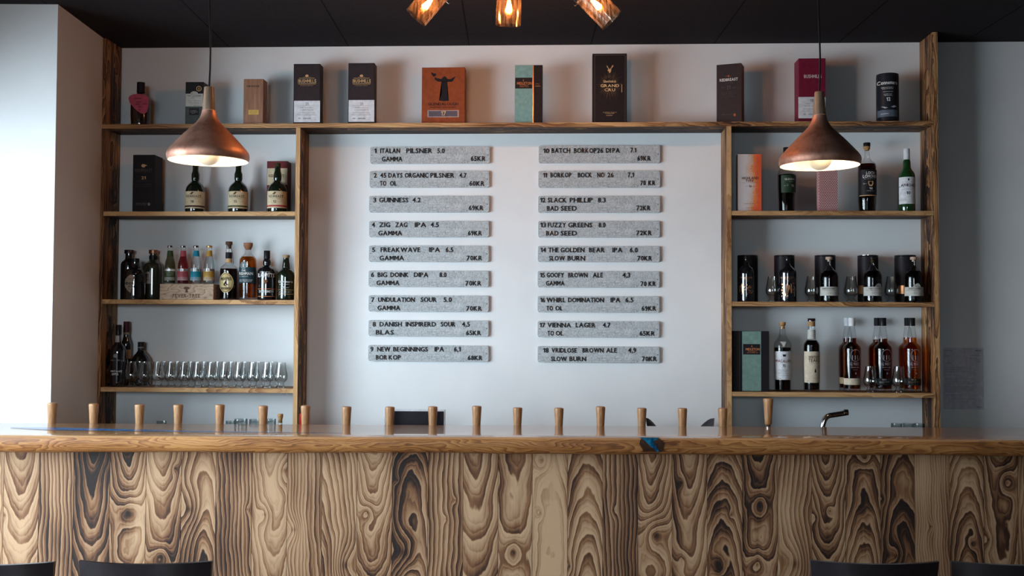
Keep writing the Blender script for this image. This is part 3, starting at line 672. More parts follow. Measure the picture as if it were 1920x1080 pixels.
# ------------------------------------------------------------------ beer menu boards
MB_A, MB_B = (660, 260, 4.91), (660, 470, 4.91)
MB_C, MB_D = (980, 260, 4.91), (980, 470, 4.91)
MENU = [
 (MB_A, 168, 75, 1268, 228, [('1', 205, 225, 112), ('ITALAN', 260, 442, 112), ('PILSNER', 500, 738, 112), ('5.0', 785, 852, 112), ('GAMMA', 275, 462, 188), ('65KR', 1093, 1228, 184)], 'first in the column, pilsner of 5.0 at 65 kr'),
 (MB_A, 163, 297, 1262, 449, [('2', 200, 227, 338), ('45', 260, 315, 338), ('DAYS', 335, 462, 338), ('ORGANIC', 485, 702, 338), ('PILSNER', 722, 940, 338), ('4.7', 988, 1053, 338), ('TO', 257, 315, 412), ('OL', 350, 410, 412), ('60KR', 1080, 1218, 413)], 'second in the column, organic pilsner at 60 kr'),
 (MB_A, 158, 526, 1262, 678, [('3', 195, 222, 565), ('GUINNESS', 250, 517, 565), ('4.2', 557, 630, 565), ('69KR', 1075, 1208, 638)], 'numbered 3, of 4.2 at 69 kr, no brewery line'),
 (MB_A, 158, 757, 1260, 907, [('4', 182, 210, 793), ('ZIG', 250, 350, 793), ('ZAG', 398, 508, 793), ('IPA', 578, 682, 793), ('4.5', 723, 798, 793), ('GAMMA', 242, 460, 870), ('69KR', 1067, 1195, 870)], 'numbered 4, an IPA of 4.5 at 69 kr'),
 (MB_B, 156, -48, 1258, 104, [('5', 185, 212, -8), ('FREAKWAVE', 263, 627, -8), ('IPA', 710, 808, -8), ('6.5', 862, 930, -8), ('GAMMA', 253, 477, 68), ('70KR', 1055, 1197, 68)], 'numbered 5, an IPA of 6.5 at 70 kr'),
 (MB_B, 153, 182, 1258, 335, [('6', 175, 202, 222), ('BIG', 236, 322, 222), ('DOINK', 353, 520, 222), ('DIPA', 570, 700, 222), ('8.0', 805, 868, 222), ('GAMMA', 225, 435, 297), ('70KR', 1043, 1190, 300)], 'numbered 6, a DIPA of 8.0 at 70 kr'),
 (MB_B, 153, 410, 1258, 564, [('7', 178, 205, 451), ('UNDULATION', 240, 577, 451), ('SOUR', 632, 777, 451), ('5.0', 843, 917, 451), ('GAMMA', 235, 443, 527), ('70KR', 1052, 1195, 532)], 'numbered 7, a sour of 5.0 at 70 kr'),
 (MB_B, 152, 638, 1257, 791, [('8', 190, 217, 677), ('DANISH', 254, 457, 677), ('INSPIRERD', 494, 772, 677), ('SOUR', 817, 948, 677), ('4,5', 1012, 1083, 677), ('BLAS', 220, 383, 752), ('65KR', 1050, 1187, 757)], 'numbered 8, a Danish sour at 65 kr'),
 (MB_B, 150, 868, 1257, 1022, [('9', 170, 195, 907), ('NEW', 232, 352, 907), ('BEGINNINGS', 380, 697, 907), ('IPA', 760, 845, 907), ('6,1', 938, 998, 907), ('BOR', 220, 322, 982), ('KOP', 338, 447, 982), ('68KR', 1065, 1200, 987)], 'numbered 9, lowest of its column at 68 kr'),
 (MB_C, 148, 64, 1265, 223, [('10', 190, 243, 112), ('BATCH', 265, 435, 110), ('BORKOP', 472, 677, 110), ('26', 683, 740, 110), ('DI', 765, 810, 109), ('PA', 825, 892, 109), ('7.1', 992, 1043, 106), ('69KR', 1055, 1177, 181)], 'numbered 10, top of its column at 69 kr'),
 (MB_C, 145, 296, 1265, 450, [('11', 188, 222, 336), ('BORKOP', 255, 447, 335), ('BOCK', 507, 635, 335), ('NO', 685, 752, 335), ('26', 780, 835, 335), ('7,1', 967, 1022, 333), ('70', 1083, 1130, 408), ('KR', 1155, 1220, 408)], 'numbered 11, a bock at 70 kr'),
 (MB_C, 143, 527, 1264, 681, [('12', 162, 207, 566), ('SLACK', 230, 402, 566), ('PHILLIP', 432, 642, 566), ('8.3', 692, 762, 566), ('BAD', 222, 328, 642), ('SEED', 350, 497, 642), ('72KR', 1047, 1175, 638)], 'numbered 12, a beer of 8.3 at 72 kr'),
 (MB_C, 143, 757, 1262, 910, [('13', 163, 212, 795), ('FUZZY', 230, 397, 795), ('GREENS', 418, 640, 795), ('8.0', 698, 760, 795), ('BAD', 215, 328, 871), ('SEED', 348, 498, 871), ('72KR', 1045, 1187, 868)], 'numbered 13, a beer of 8.0 at 72 kr'),
 (MB_D, 140, -44, 1262, 105, [('14', 165, 212, -6), ('THE', 235, 330, -6), ('GOLDEN', 348, 567, -6), ('BEAR', 610, 753, -6), ('IPA', 825, 917, -6), ('6.0', 985, 1058, -6), ('SLOW', 243, 387, 70), ('BURN', 413, 573, 70), ('70KR', 1055, 1190, 70)], 'numbered 14, an IPA of 6.0 at 70 kr'),
 (MB_D, 138, 186, 1259, 341, [('15', 160, 203, 225), ('GOOFY', 220, 378, 225), ('BROWN', 417, 595, 225), ('ALE', 645, 737, 225), ('4,3', 918, 987, 225), ('GAMMA', 213, 383, 300), ('70', 1085, 1138, 305), ('KR', 1157, 1225, 305)], 'numbered 15, a brown ale of 4,3 at 70 kr'),
 (MB_D, 138, 416, 1258, 571, [('16', 163, 203, 454), ('WHIRL', 218, 392, 454), ('DOMINATION', 417, 745, 454), ('IPA', 808, 897, 454), ('6.5', 945, 1018, 454), ('TO', 218, 277, 530), ('OL', 300, 365, 530), ('69KR', 1093, 1228, 532)], 'numbered 16, an IPA of 6.5 at 69 kr'),
 (MB_D, 138, 646, 1258, 801, [('17', 157, 205, 685), ('VIENNA', 228, 443, 685), ('LAGER', 487, 668, 685), ('4.7', 737, 805, 685), ('TO', 228, 285, 760), ('OL', 303, 372, 760), ('65KR', 1075, 1215, 762)], 'numbered 17, a lager of 4.7 at 65 kr'),
 (MB_D, 138, 878, 1260, 1034, [('18', 188, 237, 917), ('VRIDLOSE', 265, 497, 917), ('BROWN', 550, 743, 917), ('ALE', 768, 865, 917), ('4,9', 970, 1043, 917), ('SLOW', 260, 403, 996), ('BURN', 430, 582, 996), ('70KR', 1098, 1233, 996)], 'numbered 18, lowest of its column at 70 kr')]
MBT = .018
for Z, x0, y0, x1, y1, words, lab in MENU:
    yf = WALL-MBT-.0005
    a = at(Z[0]+x0/Z[2], Z[1]+y0/Z[2], yf); b = at(Z[0]+x1/Z[2], Z[1]+y1/Z[2], yf)
    w_, h_ = b.x-a.x, a.z-b.z
    t = thing('menu_board', 'grey felt beer menu board '+lab, 'menu board', ((a.x+b.x)/2, WALL-.0005, (a.z+b.z)/2), 'felt beer menu boards on the white wall')
    bm = NEW(); rr = .013; poly = []
    for cx, cz, a0 in ((w_/2-rr, h_/2-rr, 0), (-w_/2+rr, h_/2-rr, 90), (-w_/2+rr, -h_/2+rr, 180), (w_/2-rr, -h_/2+rr, 270)):
        for q in range(7): poly.append((cx+rr*math.cos(math.radians(a0+15*q)), cz+rr*math.sin(math.radians(a0+15*q))))
    prism(bm, poly, -MBT, 0)
    fin(bm, 'felt_panel', M_FELT, t, 40)
    F = Face(t, Z, y=-MBT)
    def grooves(bm):
        for gy in (.40, .88):
            zz = h_/2-h_*gy; 
            for q in ((-.46, .46),): bm.faces.new([bm.verts.new((xx*w_, -MBT-.0004, zz+dz)) for xx, dz in ((q[0], -.0005), (q[1], -.0005), (q[1], .0005), (q[0], .0005))])
    dec(t, 'groove', flat('groove_shadow_grey', (.27, .28, .29), .9), grooves)
    for tx, c0, c1, cy in words:
        bm = NEW(); aa, zt = F.xz(c0, cy-20.5); bb, zb = F.xz(c1, cy+20.5)
        letters(bm, tx, aa, bb, zb, zt, lambda x, z: (x, -MBT-.0035, z), True, .0035, 1.2)
        bmesh.ops.recalc_face_normals(bm, faces=bm.faces[:]); fin(bm, 'lettering', INK, t, smooth=False)
    for sx_ in (-1, 1):
        bm = NEW(); lathe(bm, [(.0028, 0), (.0028, .0015), (.0015, .0025), (0, .0026)], 12, mtx=Matrix.Translation((sx_*(w_/2-.011), -MBT, 0)) @ Matrix.Rotation(PI/2, 4, 'X')); fin(bm, 'pin', DSTEEL, t)
# ------------------------------------------------------------------ boxes and tubes on the shelves
def mkbox(name, label, cat, Z, x0, x1, yt, zs, yf, depth, mat, rot=0.0, group=None, bev=.0015):
    f = lambda a: Z[0]+a/Z[2]
    g = lambda a: Z[1]+a/Z[2]
    a = at(f(x0), g(yt), yf); b = at(f(x1), g(yt), yf); rz = math.radians(rot)
    wd = (b.x-a.x)/math.cos(rz); h = (a.z+b.z)/2-zs
    c = Vector(((a.x+b.x)/2, yf, zs+.0004)) + Vector((-math.sin(rz)*depth/2, math.cos(rz)*depth/2, 0))
    t = thing(name, label, cat, c, group, rz)
    bm = NEW(); box(bm, -wd/2, -depth/2, 0, wd/2, depth/2, h, bev); fin(bm, 'carton', mat, t, 30)
    return t, Face(t, Z, y=-depth/2), wd, h
WBX = 'whisky_box'
# pale and dark carton behind the copper lamp
ZQ = (340, 140, 11.25)
t, F, w_, h_ = mkbox(WBX, 'black and slate whisky carton with pale label behind the copper lamp', 'box', ZQ, 90, 470, 155, z1, 6.50, .10, SLATE)
dec(t, 'lid', BLACK, lambda b: F.bar(b, 92, 156, 468, 402))
dec(t, 'label', GREYP, lambda b: (F.bar(b, 92, 402, 455, 672, .0008), F.poly(b, [(192, 401), (200, 380), (222, 362), (250, 352), (272, 350), (296, 352), (322, 362), (344, 380), (352, 401)], .0008)))
dec(t, 'emblem', GOLD, lambda b: (F.disc(b, 372, 295, 56, 56, .001, 28, .72), F.poly(b, [(372, 262), (388, 300), (372, 328), (356, 300)], .001)))
dec(t, 'lettering', INK, lambda b: (F.text(b, 'FARY', 120, 432, 218, 460), F.text(b, 'LOCHAN', 245, 432, 415, 460), F.lines(b, [(205, 345, 408, 12), (150, 370, 474, 9), (225, 292, 496, 10), (135, 405, 545, 9), (170, 375, 580, 9), (185, 395, 608, 9), (260, 405, 648, 14), (222, 262, 378, 12), (285, 318, 372, 20)])))
dec(t, 'panel', BLACK, lambda b: F.bar(b, 165, 708, 372, 852))
dec(t, 'panel_lettering', GREYP, lambda b: F.lines(b, [(195, 330, 752, 12), (185, 350, 780, 14), (222, 290, 812, 10)]))
# small wooden box
t, F, w_, h_ = mkbox(WBX, 'small brown wooden whisky box with yellow plate on top shelf', 'box', ZQ, 1318, 1732, 92, z1, 6.50, .092, M_CEDAR)
dec(t, 'lettering', INK, lambda b: F.lines(b, [(1385, 1665, 230, 31)]))
dec(t, 'plate', flat('yellow_brass', (.62, .40, .10), .5), lambda b: F.bar(b, 1415, 742, 1632, 842))
dec(t, 'plate_print', BROWNINK, lambda b: F.lines(b, [(1440, 1605, 775, 9), (1450, 1590, 800, 9)]))
bm = NEW(); box(bm, w_/2, -.006, h_*.46, w_/2+.003, .006, h_*.54, .0008); fin(bm, 'latch', STEEL, t)
# the two dark cartons with white lower labels
def bush(x0, x1, xs, yt, dx, lab):
    t, F, w_, h_ = mkbox(WBX, lab, 'box', ZE, x0, x1, yt, z1, 6.50, .085, CHARC, 0, 'dark whisky cartons with white lower labels')
    o = dx
    dec(t, 'label', WHITEP, lambda b: F.bar(b, x0+2, 498 if dx == 0 else 492, x1-2, 682 if dx == 0 else 678))
    dec(t, 'gold_lettering', GOLDP, lambda b: (F.text(b, 'BUSHMILLS', 138+o, 315, 284+o, 343), F.bar(b, 140+o, 303, 276+o, 306), F.bar(b, 133+o, 352, 284+o, 356), F.bar(b, 131+o, 312, 133+o, 348), F.bar(b, 284+o, 312, 286+o, 348), F.disc(b, 208+o, 284, 14, 10), F.lines(b, [(178+o, 240+o, 293, 4), (152+o, 264+o, 366, 4)])))
    dec(t, 'lettering', GREYINK, lambda b: (F.text(b, '21', 196+o, 514, 221+o, 536), F.lines(b, [(132+o, 285+o, 538, 4), (150+o, 265+o, 553, 8), (145+o, 270+o, 573, 8), (135+o, 280+o, 596, 6), (125+o, 290+o, 610, 6), (120+o, 292+o, 620, 5), (258+o, 286+o, 640, 6), (255+o, 290+o, 657, 6)])))
    dec(t, 'signature', INK, lambda b: (F.scrawl(b, 130+o, 154+o, 640, 18), F.scrawl(b, 174+o, 240+o, 640, 20)))
bush(95, 322, 343, 182, 0, 'dark brown whisky carton with white lower label, beside the small wooden box')
bush(563, 787, 812, 175, 468, 'dark brown whisky carton with white lower label, beside the rust orange box')
# rust orange box
t, F, w_, h_ = mkbox(WBX, 'broad rust orange whisky box with black figure on top shelf', 'box', ZE, 1194, 1563, 212, z1, 6.50, .085, RUST)
dec(t, 'emblem', INK, lambda b: (F.poly(b, [(1362, 330), (1410, 330), (1412, 440), (1424, 498), (1382, 502), (1340, 496), (1362, 440)]), F.poly(b, [(1375, 296), (1392, 288), (1405, 300), (1412, 312), (1440, 312), (1460, 300), (1482, 288), (1466, 318), (1450, 336), (1410, 336), (1362, 336), (1330, 334), (1304, 316), (1302, 298), (1330, 306), (1360, 312)]), F.poly(b, [(1274, 252), (1290, 262), (1320, 268), (1308, 288), (1292, 292), (1276, 272)])))
dec(t, 'lettering', INK, lambda b: (F.text(b, 'GLENDALOUGH', 1248, 515, 1506, 537), F.text(b, 'SINGLE MALT IRISH WHISKEY', 1262, 548, 1492, 559, False)))
dec(t, 'plaque', flat('silver_plaque', (.32, .27, .27), .35, .7), lambda b: F.bar(b, 1240, 578, 1510, 640))
dec(t, 'plaque_window', flat('dusky_print', (.10, .085, .11), .4), lambda b: F.bar(b, 1252, 586, 1498, 632, .001))
dec(t, 'plaque_lettering', GOLDP, lambda b: F.text(b, '17', 1358, 588, 1400, 626, True, .0016))
# teal and black box
t, F, w_, h_ = mkbox(WBX, 'tall teal whisky box with black label and black spine on top shelf', 'box', ZF, 163, 400, 284, z1, 6.49, .05, BLACK)
dec(t, 'teal_sleeve', TEAL, lambda b: F.bar(b, 163, 286, 314, 779, .0012))
dec(t, 'copper_edge', COPF, lambda b: F.bar(b, 314, 286, 323, 779, .0012))
dec(t, 'label', BLACK, lambda b: F.bar(b, 165, 392, 310, 485, .0024))
dec(t, 'lettering', flat('orange_print', (.60, .22, .08), .5), lambda b: (F.text(b, 'MIDLETON', 181, 430, 308, 452, True, .0032), F.lines(b, [(208, 280, 456, 6), (203, 285, 466, 7), (232, 250, 408, 16)], .0032), F.bar(b, 335, 462, 382, 466), F.lines(b, [(340, 380, 442, 8)])))
# black gift box with gold stag
t, F, w_, h_ = mkbox(WBX, 'tallest black gift box with gold stag and starburst on top shelf', 'box', ZF, 827, 1122, 185, z1, 6.485, .06, BLACK)
def star(b):
    for i in range(46):
        a = 2*PI*i/46+R.uniform(-.04, .04); r0, r1 = R.uniform(40, 62), R.uniform(75, 128); c, s_ = math.cos(a), math.sin(a)
        F.poly(b, [(974+r0*c-1.4*s_, 452+r0*s_*1.1+1.4*c), (974+r0*c+1.4*s_, 452+r0*s_*1.1-1.4*c), (974+r1*c, 452+r1*s_*1.2)])
dec(t, 'starburst', flat('dull_gold_print', (.20, .11, .05), .5), star)
dec(t, 'stag_emblem', GOLDP, lambda b: (F.poly(b, [(962, 318), (988, 318), (986, 335), (978, 352), (970, 352), (966, 338), (956, 330)]), F.poly(b, [(966, 318), (950, 300), (946, 280), (952, 296), (960, 288), (958, 300), (972, 316)]), F.poly(b, [(984, 318), (1002, 300), (1010, 276), (1003, 290), (996, 284), (997, 298), (978, 316)])))
dec(t, 'lettering', flat('pale_gold_print', (.75, .52, .26), .45), lambda b: (F.text(b, 'GRAND', 896, 449, 1055, 472), F.text(b, 'CRU', 930, 484, 1021, 507), F.text(b, 'Glenfiddich', 920, 414, 1028, 433), F.lines(b, [(918, 1035, 686, 6), (935, 1015, 696, 5), (945, 1005, 711, 8)]), F.bar(b, 1076, 448, 1080, 516)))
dec(t, 'border', flat('dark_gold_line', (.13, .09, .06), .4), lambda b: (F.bar(b, 845, 200, 848, 772), F.bar(b, 1105, 200, 1108, 772), F.bar(b, 845, 197, 1108, 200)))
# near-black box with brown side
t, F, w_, h_ = mkbox(WBX, 'near black whisky box with red brown side, beside burgundy box on top shelf', 'box', ZG, 62, 248, 256, z1, 6.50, .10, CHARC, -19)
bm = NEW(); box(bm, w_/2+.0003, -.0495, .002, w_/2+.002, .0495, h_-.001, .0005); fin(bm, 'side_panel', SIENNA, t)
dec(t, 'lettering', WHITEINK, lambda b: F.text(b, 'REDBREAST', 83, 371, 228, 392))
dec(t, 'emblem', flat('rust_print', (.33, .09, .03), .5), lambda b: (F.disc(b, 153, 352, 8, 8), F.lines(b, [(132, 176, 350, 8)]), F.disc(b, 203, 663, 10, 12)))
dec(t, 'age_numeral', DIMINK, lambda b: F.text(b, '21', 140, 430, 168, 458))
for sp in ([(118, 190, 406, 7)], [(98, 135, 440, 10)], [(178, 215, 440, 10)], [(95, 215, 476, 5), (95, 222, 490, 5), (95, 205, 503, 5), (95, 200, 517, 5)], [(95, 190, 655, 10)]):
    dec(t, 'fine_print', DIMINK, lambda b: F.lines(b, sp))
# burgundy box
t, F, w_, h_ = mkbox(WBX, 'burgundy whisky box with white lower label behind the right copper lamp', 'box', ZG, 714, 930, 211, z1, 6.49, .12, BURG)
dec(t, 'label', WHITEP, lambda b: F.bar(b, 712, 520, 930, 690))
dec(t, 'lettering', flat('silver_print', (.6, .5, .5), .5), lambda b: F.text(b, 'BUSHMILLS', 757, 342, 898, 368))
dec(t, 'age_numeral', GREYINK, lambda b: F.text(b, '18', 807, 535, 834, 556))
dec(t, 'fine_print', GREYINK, lambda b: (F.lines(b, [(775, 805, 543, 4), (745, 905, 558, 4), (768, 880, 570, 9), (762, 885, 587, 9), (750, 895, 612, 6), (745, 900, 628, 6)]), F.scrawl(b, 750, 770, 648, 20), F.scrawl(b, 790, 850, 650, 18)))
# round tin
c = at(1330+1424/4.267, 60+330/4.267, 6.56)
t = thing('whisky_tin', 'round dark whisky tin with pale mountain picture at the end of top shelf', 'tin', (c.x, 6.56, z1+.0004))
r_ = (at(1330+1512/4.267, 150, 6.56).x-at(1330+1336/4.267, 150, 6.56).x)/2; h_ = at(c.x and 1330+1424/4.267, 60+326/4.267, 6.5).z-z1
bm = NEW(); lathe(bm, [(r_-.002, 0), (r_, .002), (r_, h_-.012), (r_-.001, h_-.011), (r_-.001, h_-.001), (r_-.003, h_)], 48); fin(bm, 'canister', flat('black_tin', (.014, .015, .02), .35), t)
F = Face(t, ZG, r=r_)
dec(t, 'landscape', flat('blue_grey_print', (.10, .12, .16), .5), lambda b: (F.bar(b, 1346, 628, 1502, 682, .0008), F.poly(b, [(1355, 612), (1385, 600), (1410, 606), (1440, 596), (1470, 584), (1495, 598), (1500, 627), (1350, 627)], .0008)))
dec(t, 'cloud', flat('pale_cloud_print', (.34, .36, .40), .5), lambda b: (F.poly(b, [(1352, 612), (1376, 600), (1398, 604), (1420, 612), (1400, 616)], .0014), F.poly(b, [(1440, 606), (1470, 592), (1492, 600), (1470, 610)], .0014), F.bar(b, 1370, 655, 1425, 662, .0014)))
dec(t, 'lettering', WHITEINK, lambda b: (F.text(b, 'Connemara', 1350, 396, 1496, 424), F.text(b, '12', 1408, 530, 1438, 557), F.lines(b, [(1372, 1470, 446, 7), (1380, 1462, 457, 6), (1390, 1456, 500, 6), (1392, 1456, 512, 5)]), F.bar(b, 1385, 482, 1460, 484)))

# black carton, upper left bay
t, F, w_, h_ = mkbox(WBX, 'matt black whisky carton with gold bird emblem in upper left bay', 'box', ZB, 318, 503, 93, zl2, 6.49, .135, BLACK)
dec(t, 'emblem', GOLDP, lambda b: F.poly(b, [(388, 186), (398, 172), (414, 174), (440, 184), (424, 190), (412, 202), (396, 198)]))
dec(t, 'lettering', DIMINK, lambda b: (F.text(b, 'REDBREAST', 335, 213, 482, 235), F.lines(b, [(342, 475, 240, 6), (350, 460, 312, 4), (362, 450, 321, 4), (335, 480, 340, 4), (338, 478, 350, 4), (336, 478, 362, 4)])))
dec(t, 'age_numeral', GOLDP, lambda b: F.text(b, '21', 390, 278, 427, 302))
dec(t, 'footer_print', GREYINK, lambda b: (F.lines(b, [(342, 440, 505, 8), (342, 435, 518, 6)]), F.disc(b, 454, 516, 11, 13)))
# carton behind third bottle
t, F, w_, h_ = mkbox(WBX, 'burgundy and cream whisky carton behind a green bottle in upper left bay', 'box', ZB, 1466, 1642, 147, zl2, 6.60, .085, flat('maroon_card', (.13, .018, .02), .5))
dec(t, 'label', CREAM, lambda b: F.bar(b, 1468, 208, 1640, 352))
dec(t, 'lettering', flat('maroon_ink', (.12, .03, .03), .5), lambda b: F.text(b, 'REDBREAST', 1482, 262, 1610, 284))
# orange speckled box right
t, F, w_, h_ = mkbox(WBX, 'white to orange speckled whisky box in upper right bay', 'box', ZH, 153, 357, 224, zr2, 6.49, .07, M_GRAD)
dec(t, 'lettering', BROWNINK, lambda b: (F.text(b, 'HIGHLAND', 187, 419, 330, 440), F.text(b, 'PARK', 224, 443, 290, 462), F.text(b, '16', 246, 490, 272, 508), F.bar(b, 222, 498, 242, 500), F.bar(b, 276, 498, 297, 500), F.lines(b, [(192, 325, 468, 4), (205, 310, 645, 7), (222, 290, 682, 6)])))
# patterned box
t, F, w_, h_ = mkbox(WBX, 'tall box printed with red and white triangles under the right copper lamp', 'box', ZH, 848, 1006, 345, zr2, 6.50, .06, M_TRI)
# sage and black box
t, F, w_, h_ = mkbox(WBX, 'sage green and black whisky box in lowest right bay', 'box', ZJ, 112, 420, 233, zr4, 6.485, .075, BLACK)
dec(t, 'sage_sleeve', SAGE, lambda b: F.bar(b, 190, 235, 352, 745, .0012))
dec(t, 'label', BLACK, lambda b: F.bar(b, 197, 343, 343, 433, .0024))
dec(t, 'lettering', flat('orange_print', (.6, .22, .08), .5), lambda b: (F.text(b, 'MIDLETON', 220, 378, 338, 397, True, .0032), F.lines(b, [(240, 318, 404, 5), (232, 325, 414, 6), (268, 286, 356, 14)], .0032)))
dec(t, 'seam', flat('seam_grey', (.05, .06, .055), .5), lambda b: F.bar(b, 165, 235, 168, 745, .0012))
# black tubes behind the third right shelf
for i, (cx, hw, lab) in enumerate([(235, 86, 'behind the first black bottle by the timber upright'), (550, 86, 'behind black bottle with copper arch'), (899, 87, 'behind the pale capped bottle between two tasting glasses'), (1266, 86, 'behind bottle with gold cross stopper'), (1585, 88, 'behind last bottle by the end upright')]):
    yc = 6.637; c = at(ZI[0]+cx/ZI[2], 500, yc); r_ = hw/ZI[2]*.00325*yc/6.5; r_ = min(r_, .058)
    r_ = (at(ZI[0]+(cx+hw)/ZI[2], 500, yc).x-at(ZI[0]+(cx-hw)/ZI[2], 500, yc).x)/2
    h_ = at(ZI[0]+cx/ZI[2], ZI[1]+128/ZI[2], yc-r_).z-zr3
    t = thing('whisky_tube', 'tall black whisky tube '+lab, 'tube', (c.x, min(yc, WALL-.006-r_), zr3+.0004), 'black whisky tubes on the middle right shelf')
    bm = NEW(); lathe(bm, [(r_, 0), (r_, h_-.016)], 44); fin(bm, 'tube_body', BLACK, t)
    bm = NEW(); lathe(bm, [(r_+.0004, h_-.0155), (r_+.0006, h_-.003), (r_-.001, h_)], 44); fin(bm, 'tube_lid', BLACKP, t)
    bm = NEW(); lathe(bm, [(r_+.0008, h_-.0022), (r_+.0008, h_-.0008)], 44, close=False); fin(bm, 'lid_rim', STEEL if i == 3 else DSTEEL, t)
    if i > 2:
        F = Face(t, ZI, r=r_)
        dec(t, 'label', COPF if i == 4 else flat('tan_label', (.36, .20, .09), .5), lambda b: F.bar(b, cx-80, 390, cx+20, 462))
# ------------------------------------------------------------------ bottles
def bottle(name, label, cat, Z, cx, prof, zs, yc, mat, cap=(), liquid=None, group=None, seg=44):
    """prof: (half width, y) from top to bottom, in the zoomed frame; cap: list of (name, material, [(hw, y)...])"""
    X = lambda a, yy=0: at(Z[0]+a/Z[2], Z[1]+yy/Z[2], yc)
    yb = max(p[1] for p in prof); c = X(cx, yb); sc = (X(cx+100, yb).x-X(cx, yb).x)/100
    ztop = X(cx, prof[0][1]).z if not cap else X(cx, cap[0][2][0][1]).z
    ytop = prof[0][1] if not cap else cap[0][2][0][1]
    k_ = (ztop-zs)/(yb-ytop)
    zz = lambda y: max(0, (yb-y)*k_)
    t = thing(name, label, cat, (c.x, yc, zs+.0004), group)
    pts = sorted([(hw*sc, zz(y)) for hw, y in prof], key=lambda q: q[1])
    r0 = pts[0][0]
    body = [(r0*.9, 0), (r0*.985, .002)] + [(r, max(z, .005)) for r, z in pts]
    def smooth_(p):
        out = []
        for i in range(len(p)-1):
            p0 = p[max(i-1, 0)]; p1 = p[i]; p2 = p[i+1]; p3 = p[min(i+2, len(p)-1)]
            n = 5 if abs(p2[1]-p1[1]) > .004 else 1
            for q in range(n):
                u = q/n; r = p1[0]+(p2[0]-p1[0])*(u*u*(3-2*u)) if abs(p1[0]-p2[0]) > 1e-6 else p1[0]
                out.append((r, p1[1]+(p2[1]-p1[1])*u))
        out.append(p[-1]); return out
    def cat_(p):                                                     # monotone interpolation
        out = []
        for i in range(len(p)-1):
            (r1, a), (r2, b) = p[i], p[i+1]
            m1 = (p[i+1][0]-p[i-1][0])/max(1e-6, p[i+1][1]-p[i-1][1]) if i > 0 else 0
            m2 = (p[i+2][0]-p[i][0])/max(1e-6, p[i+2][1]-p[i][1]) if i+2 < len(p) else 0
            dl = (r2-r1)/max(1e-6, b-a)
            if abs(dl) < 1e-6: m1 = m2 = 0
            else:
                m1 = 0 if m1*dl <= 0 else math.copysign(min(abs(m1), 3*abs(dl)), dl); m2 = 0 if m2*dl <= 0 else math.copysign(min(abs(m2), 3*abs(dl)), dl)
            n = 6 if b-a > .003 else 1; H = b-a
            for q in range(n):
                u = q/n; h00 = 2*u**3-3*u*u+1; h10 = u**3-2*u*u+u; h01 = -2*u**3+3*u*u; h11 = u**3-u*u
                out.append((h00*r1+h10*H*m1+h01*r2+h11*H*m2, a+H*u))
        out.append(p[-1]); return out
    body = cat_(body)
    bm = NEW(); lathe(bm, body, seg); fin(bm, 'bottle_glass', mat, t, 50)
    if liquid:
        lm, ly = liquid[0], zz(liquid[1]); b0 = .010 if len(liquid) < 3 else liquid[2]
        lp = [(r*.93-.0006, z) for r, z in body if b0 < z < ly-.001]
        lp = [(lp[0][0], b0)] + lp + [(lp[-1][0], ly)]
        bm = NEW(); lathe(bm, lp, seg); fin(bm, 'liquid', lm, t, 50)
    for nm, mt, pp in cap:
        q = sorted([(hw*sc, zz(y)) for hw, y in pp], key=lambda v: v[1])
        bm = NEW(); lathe(bm, q, 32); fin(bm, nm, mt, t, 40)
    def rad(z):
        for (r1, a), (r2, b) in zip(body, body[1:]):
            if a <= z <= b: return r1 + (r2-r1)*(z-a)/max(1e-6, b-a)
        return body[-1][0]
    F = Face(t, Z, r=rad); F.zz, F.sc, F.rad = zz, sc, rad
    def label_(nm, mt, y0, y1, ang=80, mid=0.0, eps=.0007, bm=None):
        own = bm is None; bm = NEW() if own else bm
        za, zb = zz(y1), zz(y0); n = 22; nz = 6; g = []
        for j in range(nz+1):
            z = za+(zb-za)*j/nz; r = rad(z)+eps
            g.append([bm.verts.new((r*math.sin(math.radians(mid-ang+2*ang*i/n)), -r*math.cos(math.radians(mid-ang+2*ang*i/n)), z)) for i in range(n+1)])
        for a, b in zip(g, g[1:]):
            for i in range(n): bm.faces.new((a[i], a[i+1], b[i+1], b[i]))
        if own: return fin(bm, nm, mt, t, 60)
    F.label = label_; F.t = t
    return F
WB_ = 'whisky_bottle'
# pink-tagged bottle on the top shelf
F = bottle(WB_, 'dark squat bottle with pink paper tag at the end of top shelf', 'bottle', ZA, 380, [(28, 423), (32, 430), (52, 447), (74, 468), (80, 500), (80, 600), (74, 695)], z1, 6.56, DBROWN, [('cap', BLACK, [(32, 343), (33, 425)])])
bm = NEW(); Ff = Face(F.t, ZA, y=-.062); prism(bm, [Ff.xz(*p) for p in [(278, 475), (290, 455), (320, 442), (360, 438), (400, 442), (440, 458), (455, 482), (452, 535), (438, 590), (415, 612), (385, 606), (350, 582), (318, 550), (288, 515)]], -.0625, -.0615); pk_ = fin(bm, 'pink_tag', PINK, F.t, smooth=False)
Ff.y = -.0625; dec(pk_, 'lettering', flat('plum_ink', (.06, .012, .025), .6), lambda b: [Ff.scrawl(b, *q, .0008) for q in ((328, 392, 470, 16), (345, 388, 498, 18), (398, 434, 516, 18), (343, 376, 518, 18), (360, 388, 540, 20), (358, 384, 566, 18))])
